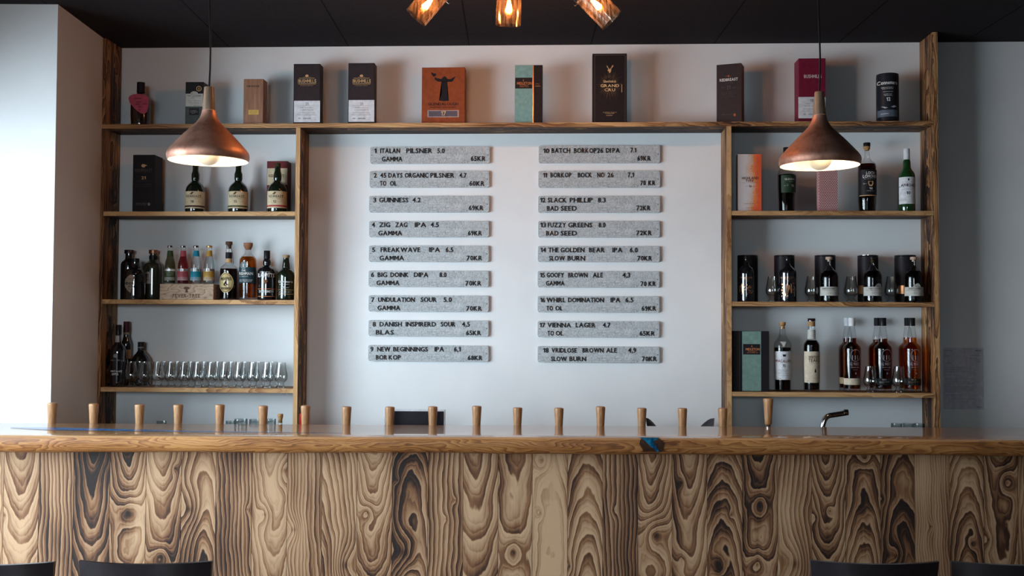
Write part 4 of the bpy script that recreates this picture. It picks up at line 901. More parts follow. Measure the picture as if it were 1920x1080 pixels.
def red(cx, age, stripe, lab, zcap=165, yc=6.56, base=572):
    F = bottle(WB_, lab, 'bottle', ZB, cx, [(24, 195), (25, 225), (27, 235), (33, 255), (34, 290), (31, 312), (42, 325), (62, 345), (76, 370), (82, 398), (83, 420), (83, base)], zl2, yc, DGREEN, [('capsule', flat('olive_capsule', (.035, .03, .012), .3), [(22, zcap), (24, zcap+2), (25, 196)])], group='green bottles with cream labels in the upper left bay')
    F.label('label', CREAM, 402, 540, 84); F.label('stripe', stripe, 516, 530, 84, eps=.0011)
    dec(F.t, 'lettering', flat('green_black_ink', (.03, .03, .02), .6), lambda b: (F.text(b, 'REDBREAST', cx-66, 441, cx+56, 462), F.text(b, age, cx-24, 486, cx+4, 507), F.lines(b, [(cx-70, cx+48, 471, 3), (cx-66, cx-30, 497, 3), (cx+10, cx+46, 497, 3)])))
    dec(F.t, 'bird_emblem', BROWNINK, lambda b: F.poly(b, [(cx-36, 434), (cx-22, 424), (cx-10, 412), (cx+4, 420), (cx-4, 428), (cx-14, 438), (cx-24, 434)], .0012))
red(849, '18', flat('umber_ink', (.06, .03, .02), .5), 'green bottle with cream label numbered 18 under the copper lamp')
red(1217, '15', flat('olive_ink', (.09, .09, .03), .5), 'green bottle with cream label numbered 15, between two like it')
red(1553, '12', REDINK, 'green bottle with cream label numbered 12, before a burgundy carton', yc=6.535)
# left third shelf
F = bottle('gin_bottle', 'tall near black gin bottle behind the one with diamond label', 'bottle', ZC, 278, [(30, 163), (31, 205), (40, 218), (58, 235), (66, 265), (66, 556)], zl3, 6.643, BLACKG, [('stopper', DSTEEL, [(38, 132), (39, 134), (39, 163)])])
F = bottle('gin_bottle', 'squat black gin bottle with pale diamond label in left middle bay', 'bottle', ZC, 331, [(34, 235), (35, 268), (48, 288), (72, 304), (82, 330), (84, 370), (84, 556)], zl3, 6.517, BLACKG, [('stopper', BLACKP, [(32, 205), (34, 207), (34, 236)])])
dec(F.t, 'diamond_label', flat('parchment_label', (.34, .27, .22), .6), lambda b: F.poly(b, [(253, 422), (262, 385), (290, 358), (312, 344), (345, 358), (408, 420), (345, 470), (312, 500), (285, 478), (260, 450)], .0016))
dec(F.t, 'lettering', INK, lambda b: (F.text(b, "HENDRICK'S", 257, 408, 404, 430, True, .0026), F.text(b, 'GIN', 292, 438, 345, 453, True, .0026), F.lines(b, [(285, 345, 378, 7), (275, 360, 393, 6), (290, 340, 468, 6)], .0026)))
F = bottle('gin_bottle', 'olive gin bottle with small white label and bronze stopper', 'bottle', ZC, 487, [(30, 165), (33, 215), (48, 232), (68, 248), (78, 270), (80, 300), (80, 556)], zl3, 6.639, OLIVE, [('stopper', flat('bronze', (.30, .14, .08), .35, .8), [(36, 132), (38, 134), (38, 163)]), ('collar', BLACKP, [(35, 180), (36, 212)])])
dec(F.t, 'label', flat('off_white_label', (.42, .38, .35), .6), lambda b: F.bar(b, 432, 320, 486, 420, .0012))
dec(F.t, 'lettering', INK, lambda b: (F.text(b, '111', 430, 338, 466, 372, True, .0022), F.text(b, 'GIN', 432, 380, 468, 398, True, .0022), F.lines(b, [(430, 478, 406, 5)], .0022)))
# wooden crate and mixers
t, F, w_, h_ = mkbox('mixer_crate', 'pale pine display crate carrying four small mixer bottles', 'crate', ZC, 547, 1008, 422, zl3, 6.49, .13, M_CRATE, bev=.002)
dec(t, 'tree_emblem', flat('burnt_ink', (.13, .07, .045), .7), lambda b: (F.disc(b, 777, 458, 26, 13), F.poly(b, [(770, 468), (784, 468), (782, 486), (790, 496), (764, 496), (772, 486)])))
dec(t, 'lettering', flat('burnt_ink', (.13, .07, .045), .7), lambda b: F.text(b, 'FEVER-TREE', 657, 508, 893, 538))
cz = zl3+h_+.0004
for cx, col, lq, caps, lab in ((633, (.035, .07, .025), L_OLIVE, STEEL, 'green'), (745, (.36, .07, .09), L_PINK, STEEL, 'pink'), (856, (.01, .22, .32), L_CLEAR, STEEL, 'blue'), (968, (.42, .24, .05), L_CLEAR, GOLD, 'gold')):
    mt = flat('mixer_label_'+lab, col, .35)
    F = bottle('mixer_bottle', 'small glass mixer bottle with %s label on the pine crate' % lab, 'bottle', ZC, cx, [(20, 110), (22, 140), (28, 190), (40, 232), (45, 270), (46, 300), (46, 405), (42, 422)], cz-.0004, 6.535, CLEAR, [('crown_cap', caps, [(21, 95), (25, 99), (26, 112)])], (lq, 185, .006), 'mixer bottles on the crate')
    F.label('neck_label', mt, 138, 188, 110, eps=.0006); F.label('label', mt, 292, 392, 78)
    F.label('label_band', flat('silver_foil', (.5, .5, .5), .3, .6), 294, 314, 78, eps=.0011); F.label('label_footer', flat('mixer_footer_'+lab, tuple(min(1, c*.6+.2) for c in col), .4), 364, 392, 78, eps=.0011)
    dec(F.t, 'lettering', INK if lab != 'green' else WHITEINK, lambda b: (F.text(b, 'FEVER-TREE', cx-36, 297, cx+38, 311, True, .002), F.lines(b, [(cx-30, cx+30, 325, 6), (cx-25, cx+25, 342, 6), (cx-30, cx+30, 370, 5)], .002)))
F = bottle(WB_, 'bourbon bottle with oval gold label beside the pine crate', 'bottle', ZC, 1134, [(24, 95), (26, 150), (28, 238), (40, 255), (62, 272), (74, 292), (76, 315), (76, 556)], zl3, 6.57, CLEAR, [('stopper', flat('brown_stopper', (.10, .05, .03), .5), [(28, 60), (29, 62), (29, 88), (20, 89), (19, 120)])], (L_DARK, 290, .012))
F.label('neck_seal', BLACK, 152, 203, 170, eps=.0008); F.label('neck_band', GOLDP, 206, 238, 170, eps=.0008)
bm = NEW(); Fb = Face(F.t, ZC, r=F.rad); p0 = Fb.xz(1160, 120); p1 = Fb.xz(1175, 250); tube(bm, [(p0[0]-.006, -.012, p0[1]), (p0[0]+.004, -.018, p0[1]-.02), (p1[0], -.024, p1[1])], .0015, 8); fin(bm, 'hanging_cord', BLACK, F.t)
dec(F.t, 'oval_label', flat('gold_cream_label', (.60, .47, .22), .5), lambda b: F.disc(b, 1122, 412, 60, 86, .0012, 36))
dec(F.t, 'oval_border', INK, lambda b: F.disc(b, 1122, 412, 54, 79, .002, 36, .95))
dec(F.t, 'lettering', INK, lambda b: (F.text(b, "MICHTER'S", 1078, 368, 1166, 392, True, .0022), F.text(b, 'BOURBON', 1082, 452, 1164, 472, True, .0022), F.poly(b, [(1102, 432), (1110, 415), (1122, 422), (1118, 400), (1132, 398), (1128, 420), (1140, 430), (1120, 444)], .0022)))
F = bottle(WB_, 'amber whisky bottle with teal label and cork stopper in left middle bay', 'bottle', ZC, 1299, [(22, 118), (25, 140), (31, 160), (52, 185), (69, 206), (73, 235), (73, 500), (71, 556)], zl3, 6.57, CLEAR, [('stopper', flat('copper_cork', (.30, .13, .07), .5), [(38, 72), (39, 74), (38, 98), (32, 110), (22, 128)])], (L_HONEY, 188, .018))
mt = flat('teal_label', (.018, .05, .065), .4); F.label('label', mt, 280, 412, 84, -6)
dec(F.t, 'label_crest', flat('grey_teal', (.16, .20, .21), .4), lambda b: F.disc(b, 1272, 265, 28, 34, .0014))
dec(F.t, 'lettering', WHITEINK, lambda b: (F.text(b, 'THE', 1254, 302, 1292, 315, True, .0024), F.text(b, 'IRISHMAN', 1229, 322, 1348, 346, True, .0024), F.text(b, 'I', 1266, 252, 1278, 278, True, .0024), F.lines(b, [(1230, 1310, 356, 6), (1235, 1350, 385, 8), (1232, 1340, 398, 6)], .0024)))
F = bottle(WB_, 'black whisky bottle with white lettering and orange rules in left middle bay', 'bottle', ZC, 1461, [(26, 204), (32, 222), (34, 240), (31, 262), (48, 276), (70, 296), (77, 325), (77, 556)], zl3, 6.57, BLACKG, [('cap', BLACKP, [(25, 138), (26, 140), (27, 205)])])
dec(F.t, 'lettering', WHITEINK, lambda b: (F.text(b, 'BLACKPITTS', 1392, 333, 1526, 365, True, .0012), F.lines(b, [(1412, 1505, 318, 8)]), F.text(b, 'CASK STRENGTH', 1402, 478, 1520, 496)))
dec(F.t, 'emblem', flat('dull_copper_print', (.20, .08, .04), .5), lambda b: F.poly(b, [(1445, 380), (1460, 392), (1475, 380), (1478, 405), (1462, 425), (1446, 408)]))
for yy in (463, 528): dec(F.t, 'rule', flat('orange_print', (.6, .22, .08), .5), lambda b: F.bar(b, 1390, yy, 1530, yy+4, .001))
F = bottle(WB_, 'green whisky bottle with script lettering against the timber upright', 'bottle', ZC, 1626, [(24, 200), (29, 240), (33, 275), (36, 290), (52, 306), (68, 330), (73, 365), (73, 556)], zl3, 6.57, DGREEN, [('stopper', flat('tan_stopper', (.36, .24, .12), .5), [(28, 176), (30, 178), (30, 190), (24, 200)])])
dec(F.t, 'lettering', WHITEINK, lambda b: (F.text(b, 'Connemara', 1566, 394, 1684, 412), F.text(b, '12', 1611, 444, 1634, 464), F.lines(b, [(1580, 1665, 425, 5), (1588, 1608, 452, 6), (1638, 1660, 452, 6), (1575, 1680, 488, 8)])))
for yy in (473, 508): dec(F.t, 'rule', GOLDP, lambda b: F.bar(b, 1570, yy, 1690, yy+3, .001))
# bottom left shelf
F = bottle('wine_bottle', 'port bottle with white lettering dated 2012 by the timber upright', 'bottle', ZD, 186, [(23, 262), (24, 300), (30, 335), (50, 362), (64, 395), (66, 430), (66, 702)], zl4, 6.535, BLACKG, [('capsule', BLACKP, [(24, 178), (25, 180), (25, 264)])])
F.label('neck_label', flat('neck_label_grey', (.36, .33, .32), .6), 270, 326, 60, -20, .0008)
dec(F.t, 'lettering', GREYINK, lambda b: (F.lines(b, [(128, 236, 476, 13)], .001), F.disc(b, 176, 444, 18, 16)))
dec(F.t, 'date_lettering', WHITEINK, lambda b: (F.text(b, 'VINTAGE', 128, 568, 224, 582), F.text(b, '2012', 143, 590, 200, 608)))
F = bottle('wine_bottle', 'wine bottle with dark red capsule behind the port bottle', 'bottle', ZD, 254, [(23, 262), (24, 285), (34, 318), (42, 345), (43, 702)], zl4, 6.645, BLACKG, [('capsule', flat('wine_capsule', (.075, .018, .025), .4), [(24, 150), (25, 152), (26, 244)])])
F.label('neck_band', flat('tan_paper', (.36, .26, .18), .6), 244, 264, 120, 0, .0008); F.label('label', flat('tan_paper', (.36, .26, .18), .6), 393, 470, 30, 52, .0008)
F = bottle(WB_, 'short dark round shouldered bottle behind the tasting glasses', 'bottle', ZD, 382, [(26, 393), (29, 402), (40, 420), (64, 448), (78, 476), (81, 505), (81, 700)], zl4, 6.632, BLACKG, [('cap', BLACKP, [(27, 325), (28, 327), (28, 394)])])
F.label('neck_band', GREYINK, 368, 378, 60, 10, .002)
# upper right shelf
F = bottle(WB_, 'dark bottle with deep green label half hidden by the right copper lamp', 'bottle', ZH, 573, [(26, 240), (28, 300), (44, 330), (68, 360), (77, 392), (77, 420), (74, 560), (70, 708)], zr2, 6.56, CLEAR, [('cap', BLACKP, [(29, 168), (30, 170), (30, 240)])], (L_DARK, 396, .010))
F.label('label', flat('deep_green_label', (.022, .045, .026), .5), 405, 550, 62, 12)
dec(F.t, 'lettering', GREYP, lambda b: (F.text(b, 'GLENDR', 548, 434, 636, 450, True, .0022), F.lines(b, [(565, 585, 484, 4), (545, 580, 496, 5), (585, 625, 462, 4)], .0022), F.text(b, '12', 606, 488, 630, 506, True, .0022)))
F = bottle(WB_, 'dark whisky bottle with black label and gold emblem, right of the copper lamp', 'bottle', ZH, 1262, [(19, 185), (20, 225), (26, 258), (48, 284), (72, 304), (79, 335), (79, 590), (70, 708)], zr2, 6.56, CLEAR, [('stopper', BLACKP, [(29, 128), (30, 130), (30, 158)]), ('cork', CORK, [(28, 159), (27, 180), (18, 192)])], (L_DARK, 306, .010))
F.label('label', BLACK, 360, 572, 74, 6); F.label('rule', GOLDP, 570, 576, 74, 6, .0009)
dec(F.t, 'lettering', WHITEINK, lambda b: F.text(b, 'LOCH', 1243, 378, 1318, 401, True, .0022))
dec(F.t, 'lettering', WHITEINK, lambda b: F.text(b, 'LOMOND', 1219, 406, 1334, 430, True, .0022))
dec(F.t, 'age_numeral', WHITEINK, lambda b: F.text(b, '18', 1269, 512, 1298, 530, True, .0022))
dec(F.t, 'fine_print', WHITEINK, lambda b: (F.lines(b, [(1225, 1325, 438, 4), (1222, 1248, 478, 6), (1250, 1315, 540, 5)], .0022)))
dec(F.t, 'emblem', GOLDP, lambda b: F.poly(b, [(1260, 458), (1282, 464), (1304, 458), (1306, 480), (1294, 502), (1270, 502), (1258, 480)], .0022))
F = bottle(WB_, 'green whisky bottle with large white label and white capsule', 'bottle', ZH, 1603, [(26, 268), (31, 285), (34, 335), (42, 355), (60, 380), (68, 410), (69, 440), (69, 708)], zr2, 6.56, GREENB, [('capsule', WHITEP, [(25, 180), (26, 182), (27, 270)])])
F.label('capsule_ring', BLACK, 203, 208, 179, 0, .0006) if False else None
F.label('label', WHITEP, 420, 642, 86)
dec(F.t, 'lettering', INK, lambda b: F.text(b, 'LAPHROAIG', 1541, 479, 1667, 505, True, .0018))
dec(F.t, 'age_numeral', INK, lambda b: F.text(b, '10', 1590, 546, 1622, 571, True, .0018))
dec(F.t, 'fine_print', INK, lambda b: (F.poly(b, [(1602, 434), (1614, 434), (1614, 450), (1608, 456), (1602, 450)], .0018), F.lines(b, [(1560, 1650, 464, 4), (1570, 1640, 516, 4), (1555, 1655, 526, 4), (1575, 1588, 556, 3), (1624, 1640, 556, 3), (1542, 1590, 612, 4), (1542, 1600, 622, 4)], .0018)))
# middle right shelf: black bottles with copper art
def port(cx, hw, ncx, art, lab):
    F = bottle(WB_, lab, 'bottle', ZI, cx, [(18, 165), (22, 205), (32, 222), (52, 240), (hw-4, 262), (hw, 290), (hw, 524)], zr3, 6.512, BLACKG, [('cap', BLACKP, [(20, 138), (21, 140), (21, 166)])])
    dec(F.t, 'lettering', COPF, lambda b: (F.lines(b, [(cx-hw*.85, cx+hw*.85, 316, 13), (cx-hw*.5, cx+hw*.5, 334, 5), (cx-hw*.1, cx+hw*.5, 350, 5)])))
    if art == 'swirl':
        def fn(b):
            for i in range(26):
                x = cx-hw*.75+R.uniform(0, hw*1.4); y = R.uniform(375, 462); s_ = R.uniform(4, 11)
                F.poly(b, [(x, y), (x+s_*1.6, y-s_*.4), (x+s_*1.2, y+s_*.6), (x-s_*.3, y+s_)])
            F.poly(b, [(cx-56, 392), (cx-40, 372), (cx-34, 400), (cx-24, 420), (cx-36, 455), (cx-54, 448)])
    else:
        def fn(b):
            F.poly(b, [(cx-22, 480), (cx-22, 385), (cx-12, 372), (cx+20, 372), (cx+26, 385), (cx+30, 455), (cx+18, 455), (cx+14, 388), (cx-8, 388), (cx-10, 478), (cx-20, 492), (cx-52, 490), (cx-52, 482)])
            for x, y in ((-48, 380), (-44, 405), (-50, 430), (-46, 455), (42, 372), (50, 400), (44, 425), (50, 450)): F.poly(b, [(cx+x, y-8), (cx+x+8, y), (cx+x, y+9), (cx+x-7, y)])
    dec(F.t, 'copper_art', COPF, fn)
port(226, 64, 217, 'swirl', 'black bottle with copper scroll pattern before the first black tube')
port(580, 74, 570, 'arch', 'black bottle with copper arch pattern between two tasting glasses')
def pale(cx, lab, capk, bump):
    caps = [('stopper', flat('pale_stopper', (.50, .36, .28), .5), [(28, 146), (29, 148), (29, 168), (14, 170), (14, 185)])] if capk == 0 else [('stopper', BLACKP, [(24, 146), (25, 168), (15, 172), (15, 195)])]
    F = bottle(WB_, lab, 'bottle', ZI, cx, [(17, 170), (19, 205), (23, 228), (38, 248), (62, 270), (76, 300), (79, 330), (79, 524)], zr3, 6.512, CLEAR, caps, (L_DARK, 262, .008), 'dark bottles with pale band labels')
    F.label('band_label', GREYP, 398, 472, 88)
    if bump is not None: dec(F.t, 'label_arch', GREYP, lambda b: F.poly(b, [(cx+bump-34, 402), (cx+bump-24, 390), (cx+bump-14, 378), (cx+bump+6, 372), (cx+bump+20, 380), (cx+bump+34, 402)], .0009))
    dec(F.t, 'lettering', INK, lambda b: (F.text(b, 'FARY LOCHAN', cx-52+(bump or -20)*.3, 411, cx+44+(bump or -20)*.3, 424, True, .002), F.lines(b, [(cx-60, cx+50, 432, 4), (cx-10, cx+62, 455, 4)], .002)))
    if capk == 1:
        f2 = Face(F.t, ZI, y=-.016); bm = NEW(); q = f2.xz(cx-8, 180)
        prism(bm, [f2.xz(*p) for p in [(cx-10, 155), (cx-6, 155), (cx-5, 176), (cx+14, 180), (cx-5, 185), (cx-7, 215), (cx-10, 185), (cx-26, 181), (cx-10, 176)]], -.0165, -.0150); fin(bm, 'gold_cross', GOLD, F.t, smooth=False)
pale(936, 'dark bottle with pale band label, nearest the copper arch bottle', 0, None)
pale(1309, 'dark bottle with pale band label and gold cross stopper', 1, 40)
pale(1661, 'dark bottle with pale band label against the end upright', 0, 18)
# bottom right shelf
F = bottle(WB_, 'whisky bottle with large white label and red lettering beside the sage box', 'bottle', ZJ, 538, [(22, 200), (25, 232), (31, 275), (48, 305), (68, 330), (75, 362), (74, 420), (66, 748)], zr4, 6.55, CLEAR, [('stopper', CORK, [(26, 156), (27, 158), (27, 180), (18, 188), (17, 212)])], (L_DARK, 374, .010))
F.label('label', WHITEP, 406, 648, 84)
dec(F.t, 'neck_label', GREYP, lambda b: F.poly(b, [(510, 322), (565, 322), (544, 368)], .001))
dec(F.t, 'name_lettering', flat('dark_red_ink', (.14, .03, .03), .5), lambda b: F.text(b, 'MACALLAN', 480, 476, 603, 499, True, .002))
dec(F.t, 'lettering', INK, lambda b: (F.text(b, '15', 530, 516, 556, 537, True, .002), F.poly(b, [(530, 428), (540, 434), (545, 428), (550, 434), (560, 428), (556, 450), (534, 450)], .002), F.lines(b, [(535, 552, 466, 4), (525, 560, 542, 4), (500, 585, 562, 4), (510, 578, 574, 4), (500, 585, 590, 4), (508, 580, 608, 4), (485, 520, 636, 5), (585, 605, 632, 10)], .002)))
F = bottle(WB_, 'whisky bottle with tall cream label and dark cap in lowest right bay', 'bottle', ZJ, 787, [(30, 190), (32, 240), (34, 298), (48, 316), (64, 338), (68, 365), (66, 748)], zr4, 6.55, CLEAR, [('cap', DBROWN, [(33, 124), (34, 126), (34, 150)]), ('cork', CORK, [(30, 151), (30, 192)])], (L_DARK, 312, .012))
F.label('neck_label', GREYP, 222, 300, 120, 0, .0009); F.label('label', flat('ivory_label', (.58, .50, .38), .6), 406, 672, 82)
dec(F.t, 'lettering', BROWNINK, lambda b: (F.text(b, "WRITERS'", 754, 444, 850, 465, True, .002), F.text(b, 'TEARS', 754, 469, 850, 496, True, .002), F.lines(b, [(780, 836, 508, 4), (790, 840, 632, 5), (740, 760, 655, 5)], .002)))
dec(F.t, 'tear_emblem', INK, lambda b: F.poly(b, [(812, 548), (820, 575), (816, 588), (808, 588), (804, 575)], .002))
def still(cx, yc, capm, lm, lbl, yl, lab, ink, hide=False):
    F = bottle(WB_, lab, 'bottle', ZJ, cx, [(24, 190), (28, 215), (34, 250), (39, 290), (40, 328), (50, 340), (68, 358), (76, 385), (76, 500), (71, 748)], zr4, yc, CLEAR, [('cap', capm, [(27, 119), (28, 121), (28, 188)])], (lm, yl, .020), 'whisky bottles with etched arches in the lowest right bay')
    F.label('band_label', lbl, 632, 686, 84)
    if not hide:
        dec(F.t, 'etching', flat('etched_print', (.26, .22, .24), .6), lambda b: (F.disc(b, cx+22, 440, 44, 52, .001, 28, .93), F.bar(b, cx-8, 440, cx-2, 475), F.bar(b, cx+14, 440, cx+22, 478), F.bar(b, cx+36, 440, cx+42, 475), F.text(b, 'SALL WHISKY', cx-32, 500, cx+52, 525), F.lines(b, [(cx-20, cx+52, 538, 7), (cx, cx+44, 560, 5)]), F.poly(b, [(cx+24, 580), (cx+30, 600), (cx+18, 600)])))
        dec(F.t, 'lettering', ink, lambda b: (F.lines(b, [(cx+10, cx+48, 646, 7)], .002) if ink is INK else (F.lines(b, [(cx-16, cx+26, 642, 11)], .002), F.lines(b, [(cx-36, cx+44, 664, 4), (cx-36, cx-4, 672, 4)], .002))))
LBB = flat('black_band_label', (.012, .014, .016), .4)
still(1095, 6.642, WHITEP, L_AMBER, CREAM, 296, 'white capped whisky bottle half hidden behind another white capped one', INK, True)
still(1132, 6.537, flat('white_cap', (.74, .74, .76), .4), L_AMBER, flat('ivory_label', (.58, .50, .38), .6), 291, 'white capped whisky bottle with cream band, in front of its twin', INK)
still(1352, 6.642, BLACK, L_AMBER, LBB, 306, 'black capped whisky bottle half hidden, between the two lowest right tasting glasses', WHITEINK, True)
still(1400, 6.537, BLACKP, L_AMBER, LBB, 296, 'black capped dark whisky bottle between the two lowest right tasting glasses', WHITEINK)
still(1612, 6.642, BLACK, L_GOLD, LBB, 288, 'black capped golden whisky bottle half hidden near the end upright', WHITEINK, True)
still(1648, 6.537, BLACKP, L_GOLD, LBB, 286, 'black capped golden whisky bottle in front, nearest the end upright', GOLDP)
# ------------------------------------------------------------------ tasting glasses
def glass_mesh(h):
    k_ = h/.15
    out = [(.0285, 0), (.0295, .003), (.029, .007), (.022, .014), (.017, .022), (.0165, .027), (.021, .033), (.031, .041), (.0372, .052), (.0388, .064), (.0375, .078), (.0335, .098), (.0300, .118), (.0272, .138), (.0263, .149)]
    inn = [(.0251, .149), (.0260, .138), (.0288, .118), (.0323, .098), (.0363, .078), (.0376, .064), (.0358, .052), (.0290, .043), (.016, .038), (0, .0365)]
    return [(r*k_, z*k_) for r, z in out], [(r*k_, z*k_) for r, z in inn]
def tasting(loc, h, label, group):
    t = thing('tasting_glass', label, 'glass', loc, group)
    o, i = glass_mesh(h)
    bm = NEW(); lathe(bm, o[5:]+i, 40, close=False); fin(bm, 'bowl', CRYSTAL, t, 50)
    bm = NEW(); lathe(bm, o[:6], 40); fin(bm, 'foot', CRYSTAL, t, 50)
    return t
hg = at(1448, 517.5, 6.52).z-zr3
g0 = None
for px, lab in ((1448.5, 'stemmed tasting glass between the two copper printed black bottles'), (1521.8, 'tasting glass between copper arch bottle and pale band bottle'), (1596, 'tasting glass left of the gold cross stopper bottle'), (1672, 'tasting glass right of the gold cross stopper bottle')):
    p = (at(px, 540, 6.52).x, 6.52, zr3+.0004)
    if g0 is None: g0 = tasting(p, hg, lab, 'tasting glasses on the middle right shelf')
    else: g0x = dup(g0, p, lab)
for px, lab in ((1287, 'tasting glass beside the white capped bottles in lowest right bay'), (1533, 'tasting glass before the golden bottles in lowest right bay')):
    q = dup(g0, (at(ZJ[0]+px/ZJ[2], 700, 6.486).x, 6.486, zr4+.0004), lab); q['group'] = 'tasting glasses in the lowest right bay'
fx = [246.5, 271.5, 296.5, 321.5, 346.5, 371.5, 397, 423, 449.5, 475.5, 501.5, 527]
for i, px in enumerate(fx):
    q = dup(g0, (at(px, 700, 6.515).x, 6.515, zl4+.0004), '%s tasting glass of the front row from the wine bottles' % ORD[i]); q['group'] = 'tasting glasses on the lowest left shelf'
for i in range(9):
    px = 309.3+25.3*i
    q = dup(g0, (at(px, 700, 6.605).x if px > 300 else at(px, 700, 6.605).x, 6.605-(.03 if i < 2 else 0)*0, zl4+.0004), '%s tasting glass of the back row from the wine bottles' % ORD[i]); q['group'] = 'tasting glasses on the lowest left shelf'
    if i < 1: q.location.x += 0
# ------------------------------------------------------------------ things on the work counter
def atW(px, py, wd): q = atF(px, py, wd); return q
def onW(name, label, cat, px, wd, group=None):
    q = atF(px, 790, wd); return thing(name, label, cat, FW(q.x, wd, ZW+.0004), group, rz=TH), q.x
# tablet on a stand
TW = 5.98
a = atF(720, 767, TW); b = atF(835, 767, TW)
t = thing('tablet_till', 'black till screen with white bezel on stand behind the bar', 'till', FW((a.x+b.x)/2, TW, ZW+.0004), rz=TH)
wd = b.x-a.x; zt = a.z-ZW; hgt = zt-.012
bm = NEW(); box(bm, -wd/2, -.006, zt-hgt, wd/2, .006, zt, .003); o = fin(bm, 'casing', flat('white_bezel', (.66, .67, .70), .4), t)
bm = NEW(); box(bm, -wd/2+.010, -.0075, zt-hgt+.012, wd/2-.008, -.0062, zt-.011); fin(bm, 'screen', flat('screen_glass', (.014, .012, .016), .35), t, smooth=False)
bm = NEW(); box(bm, -.05, .006, 0, .05, .09, .01, .002); box(bm, -.03, .0065, .0, .03, .02, zt-.05, .002); fin(bm, 'stand', DSTEEL, t)
# faucet
FWD = 5.92
t, u0 = onW('sink_faucet', 'chrome gooseneck sink faucet behind the bar near the last tap', 'faucet', 1543, FWD)
def fz(px, py): q = atF(px, py, FWD); return (q.x-u0, 0, q.z-ZW-.0004)
bm = NEW(); P_ = [fz(1541, 820), fz(1541.5, 803), fz(1543, 796), fz(1545, 789.5), fz(1547.6, 784.5), fz(1551.2, 781), fz(1556, 779), fz(1565, 777.6), fz(1578, 775.6), fz(1585, 774.6)]
P_[0] = (P_[0][0], 0, .03); tube(bm, P_, .0150, 16, ref=(0, 1, 0)); fin(bm, 'spout', STEEL, t, 50)
e = fz(1586, 773.8); bm = NEW(); tube(bm, [(e[0]-.012, 0, e[2]+.001), (e[0]+.011, 0, e[2]+.002)], .0170, 18); fin(bm, 'spray_head', STEEL, t)
bm = NEW(); e2 = fz(1579, 778); tube(bm, [(e2[0], 0, e2[2]+.006), (e2[0], 0, e2[2]-.004)], .006, 12); fin(bm, 'aerator', STEEL, t)
bm = NEW(); lathe(bm, [(.030, 0), (.030, .004), (.018, .008), (.017, .045), (.0, .046)], 24); tube(bm, [(.017, 0, .03), (.06, 0, .045)], .005); fin(bm, 'faucet_base', STEEL, t)
# upturned tumblers, stacked jars, corked bottle, red pack
def tumbler(label, px, wd, py, hw, group, inv=True):
    t, u = onW('tumbler', label, 'glass', px, wd, group); h = atF(px, py, wd).z-ZW; r = hw*wd/2000
    o = [(r*.9, 0), (r, h*.9), (r*.97, h)] if not inv else [(r, 0), (r*.93, h*.9), (r*.90, h)]
    bm = NEW(); lathe(bm, o+[(r*.86, h*.985), (r*.90, h*.1), (r*.9, .002)], 36, close=False); fin(bm, 'tumbler_wall', FROST, t, 50)
    bm = NEW(); lathe(bm, [(0, h*.90 if inv else .003), (r*.86, h*.90 if inv else .003)], 36, close=False); fin(bm, 'tumbler_base', FROST, t)
for px, wd, py, hw, lab in ((452, 5.90, 785.5, 13, 'clear tumbler upside down, second from the corked bottle on its left'), (478, 5.95, 786, 11.5, 'clear tumbler beside the sixth tap handle'), (508, 5.90, 785.5, 10, 'clear tumbler left of the corked bottle'), (432, 6.03, 789, 9, 'low clear tumbler near the fifth tap handle'), (303, 6.0, 789.5, 10, 'dark low glass between the third and fourth tap handles')):
    tumbler(lab, px, wd, py, hw, 'glasses on the work counter')
for i, (px, wd, lab) in enumerate(((1681, 5.9, 'ribbed glass farthest from the end upright'), (1703, 5.98, 'ribbed glass in the middle of three by the end upright'), (1724, 5.9, 'ribbed glass nearest the end upright'))):
    tumbler(lab+' on work counter', px, wd, 794, 11, 'ribbed glasses by the end upright')
t, u = onW('corked_bottle', 'small clear bottle with round cork between the sixth and seventh taps', 'bottle', 525.5, 5.92)
h = atF(525.5, 789, 5.92).z-ZW
bm = NEW(); lathe(bm, [(.022, 0), (.024, .003), (.024, h*.5), (.013, h*.75), (.0115, h), (.0105, h), (.012, h*.74), (.022, h*.5), (.022, .005)], 30, close=False); fin(bm, 'bottle_glass', CLEAR, t, 50)
zc0, zc1 = h-.012, atF(525.5, 776.2, 5.92).z-ZW
bm = NEW(); lathe(bm, [(.0095, zc0), (.0125, h+.012), (.0152, h+.020), (.0158, zc1-.003), (.0145, zc1)], 26); fin(bm, 'cork_stopper', CORK, t)
t, u = onW('red_carton', 'bright red carton partly behind the seventh tap handle', 'box', 571.5, 6.0)
h = atF(571, 775, 6.0).z-ZW; bm = NEW(); box(bm, -.0225, -.04, 0, .024, .03, h, .001); fin(bm, 'carton', flat('red_card', (.55, .035, .02), .5), t)
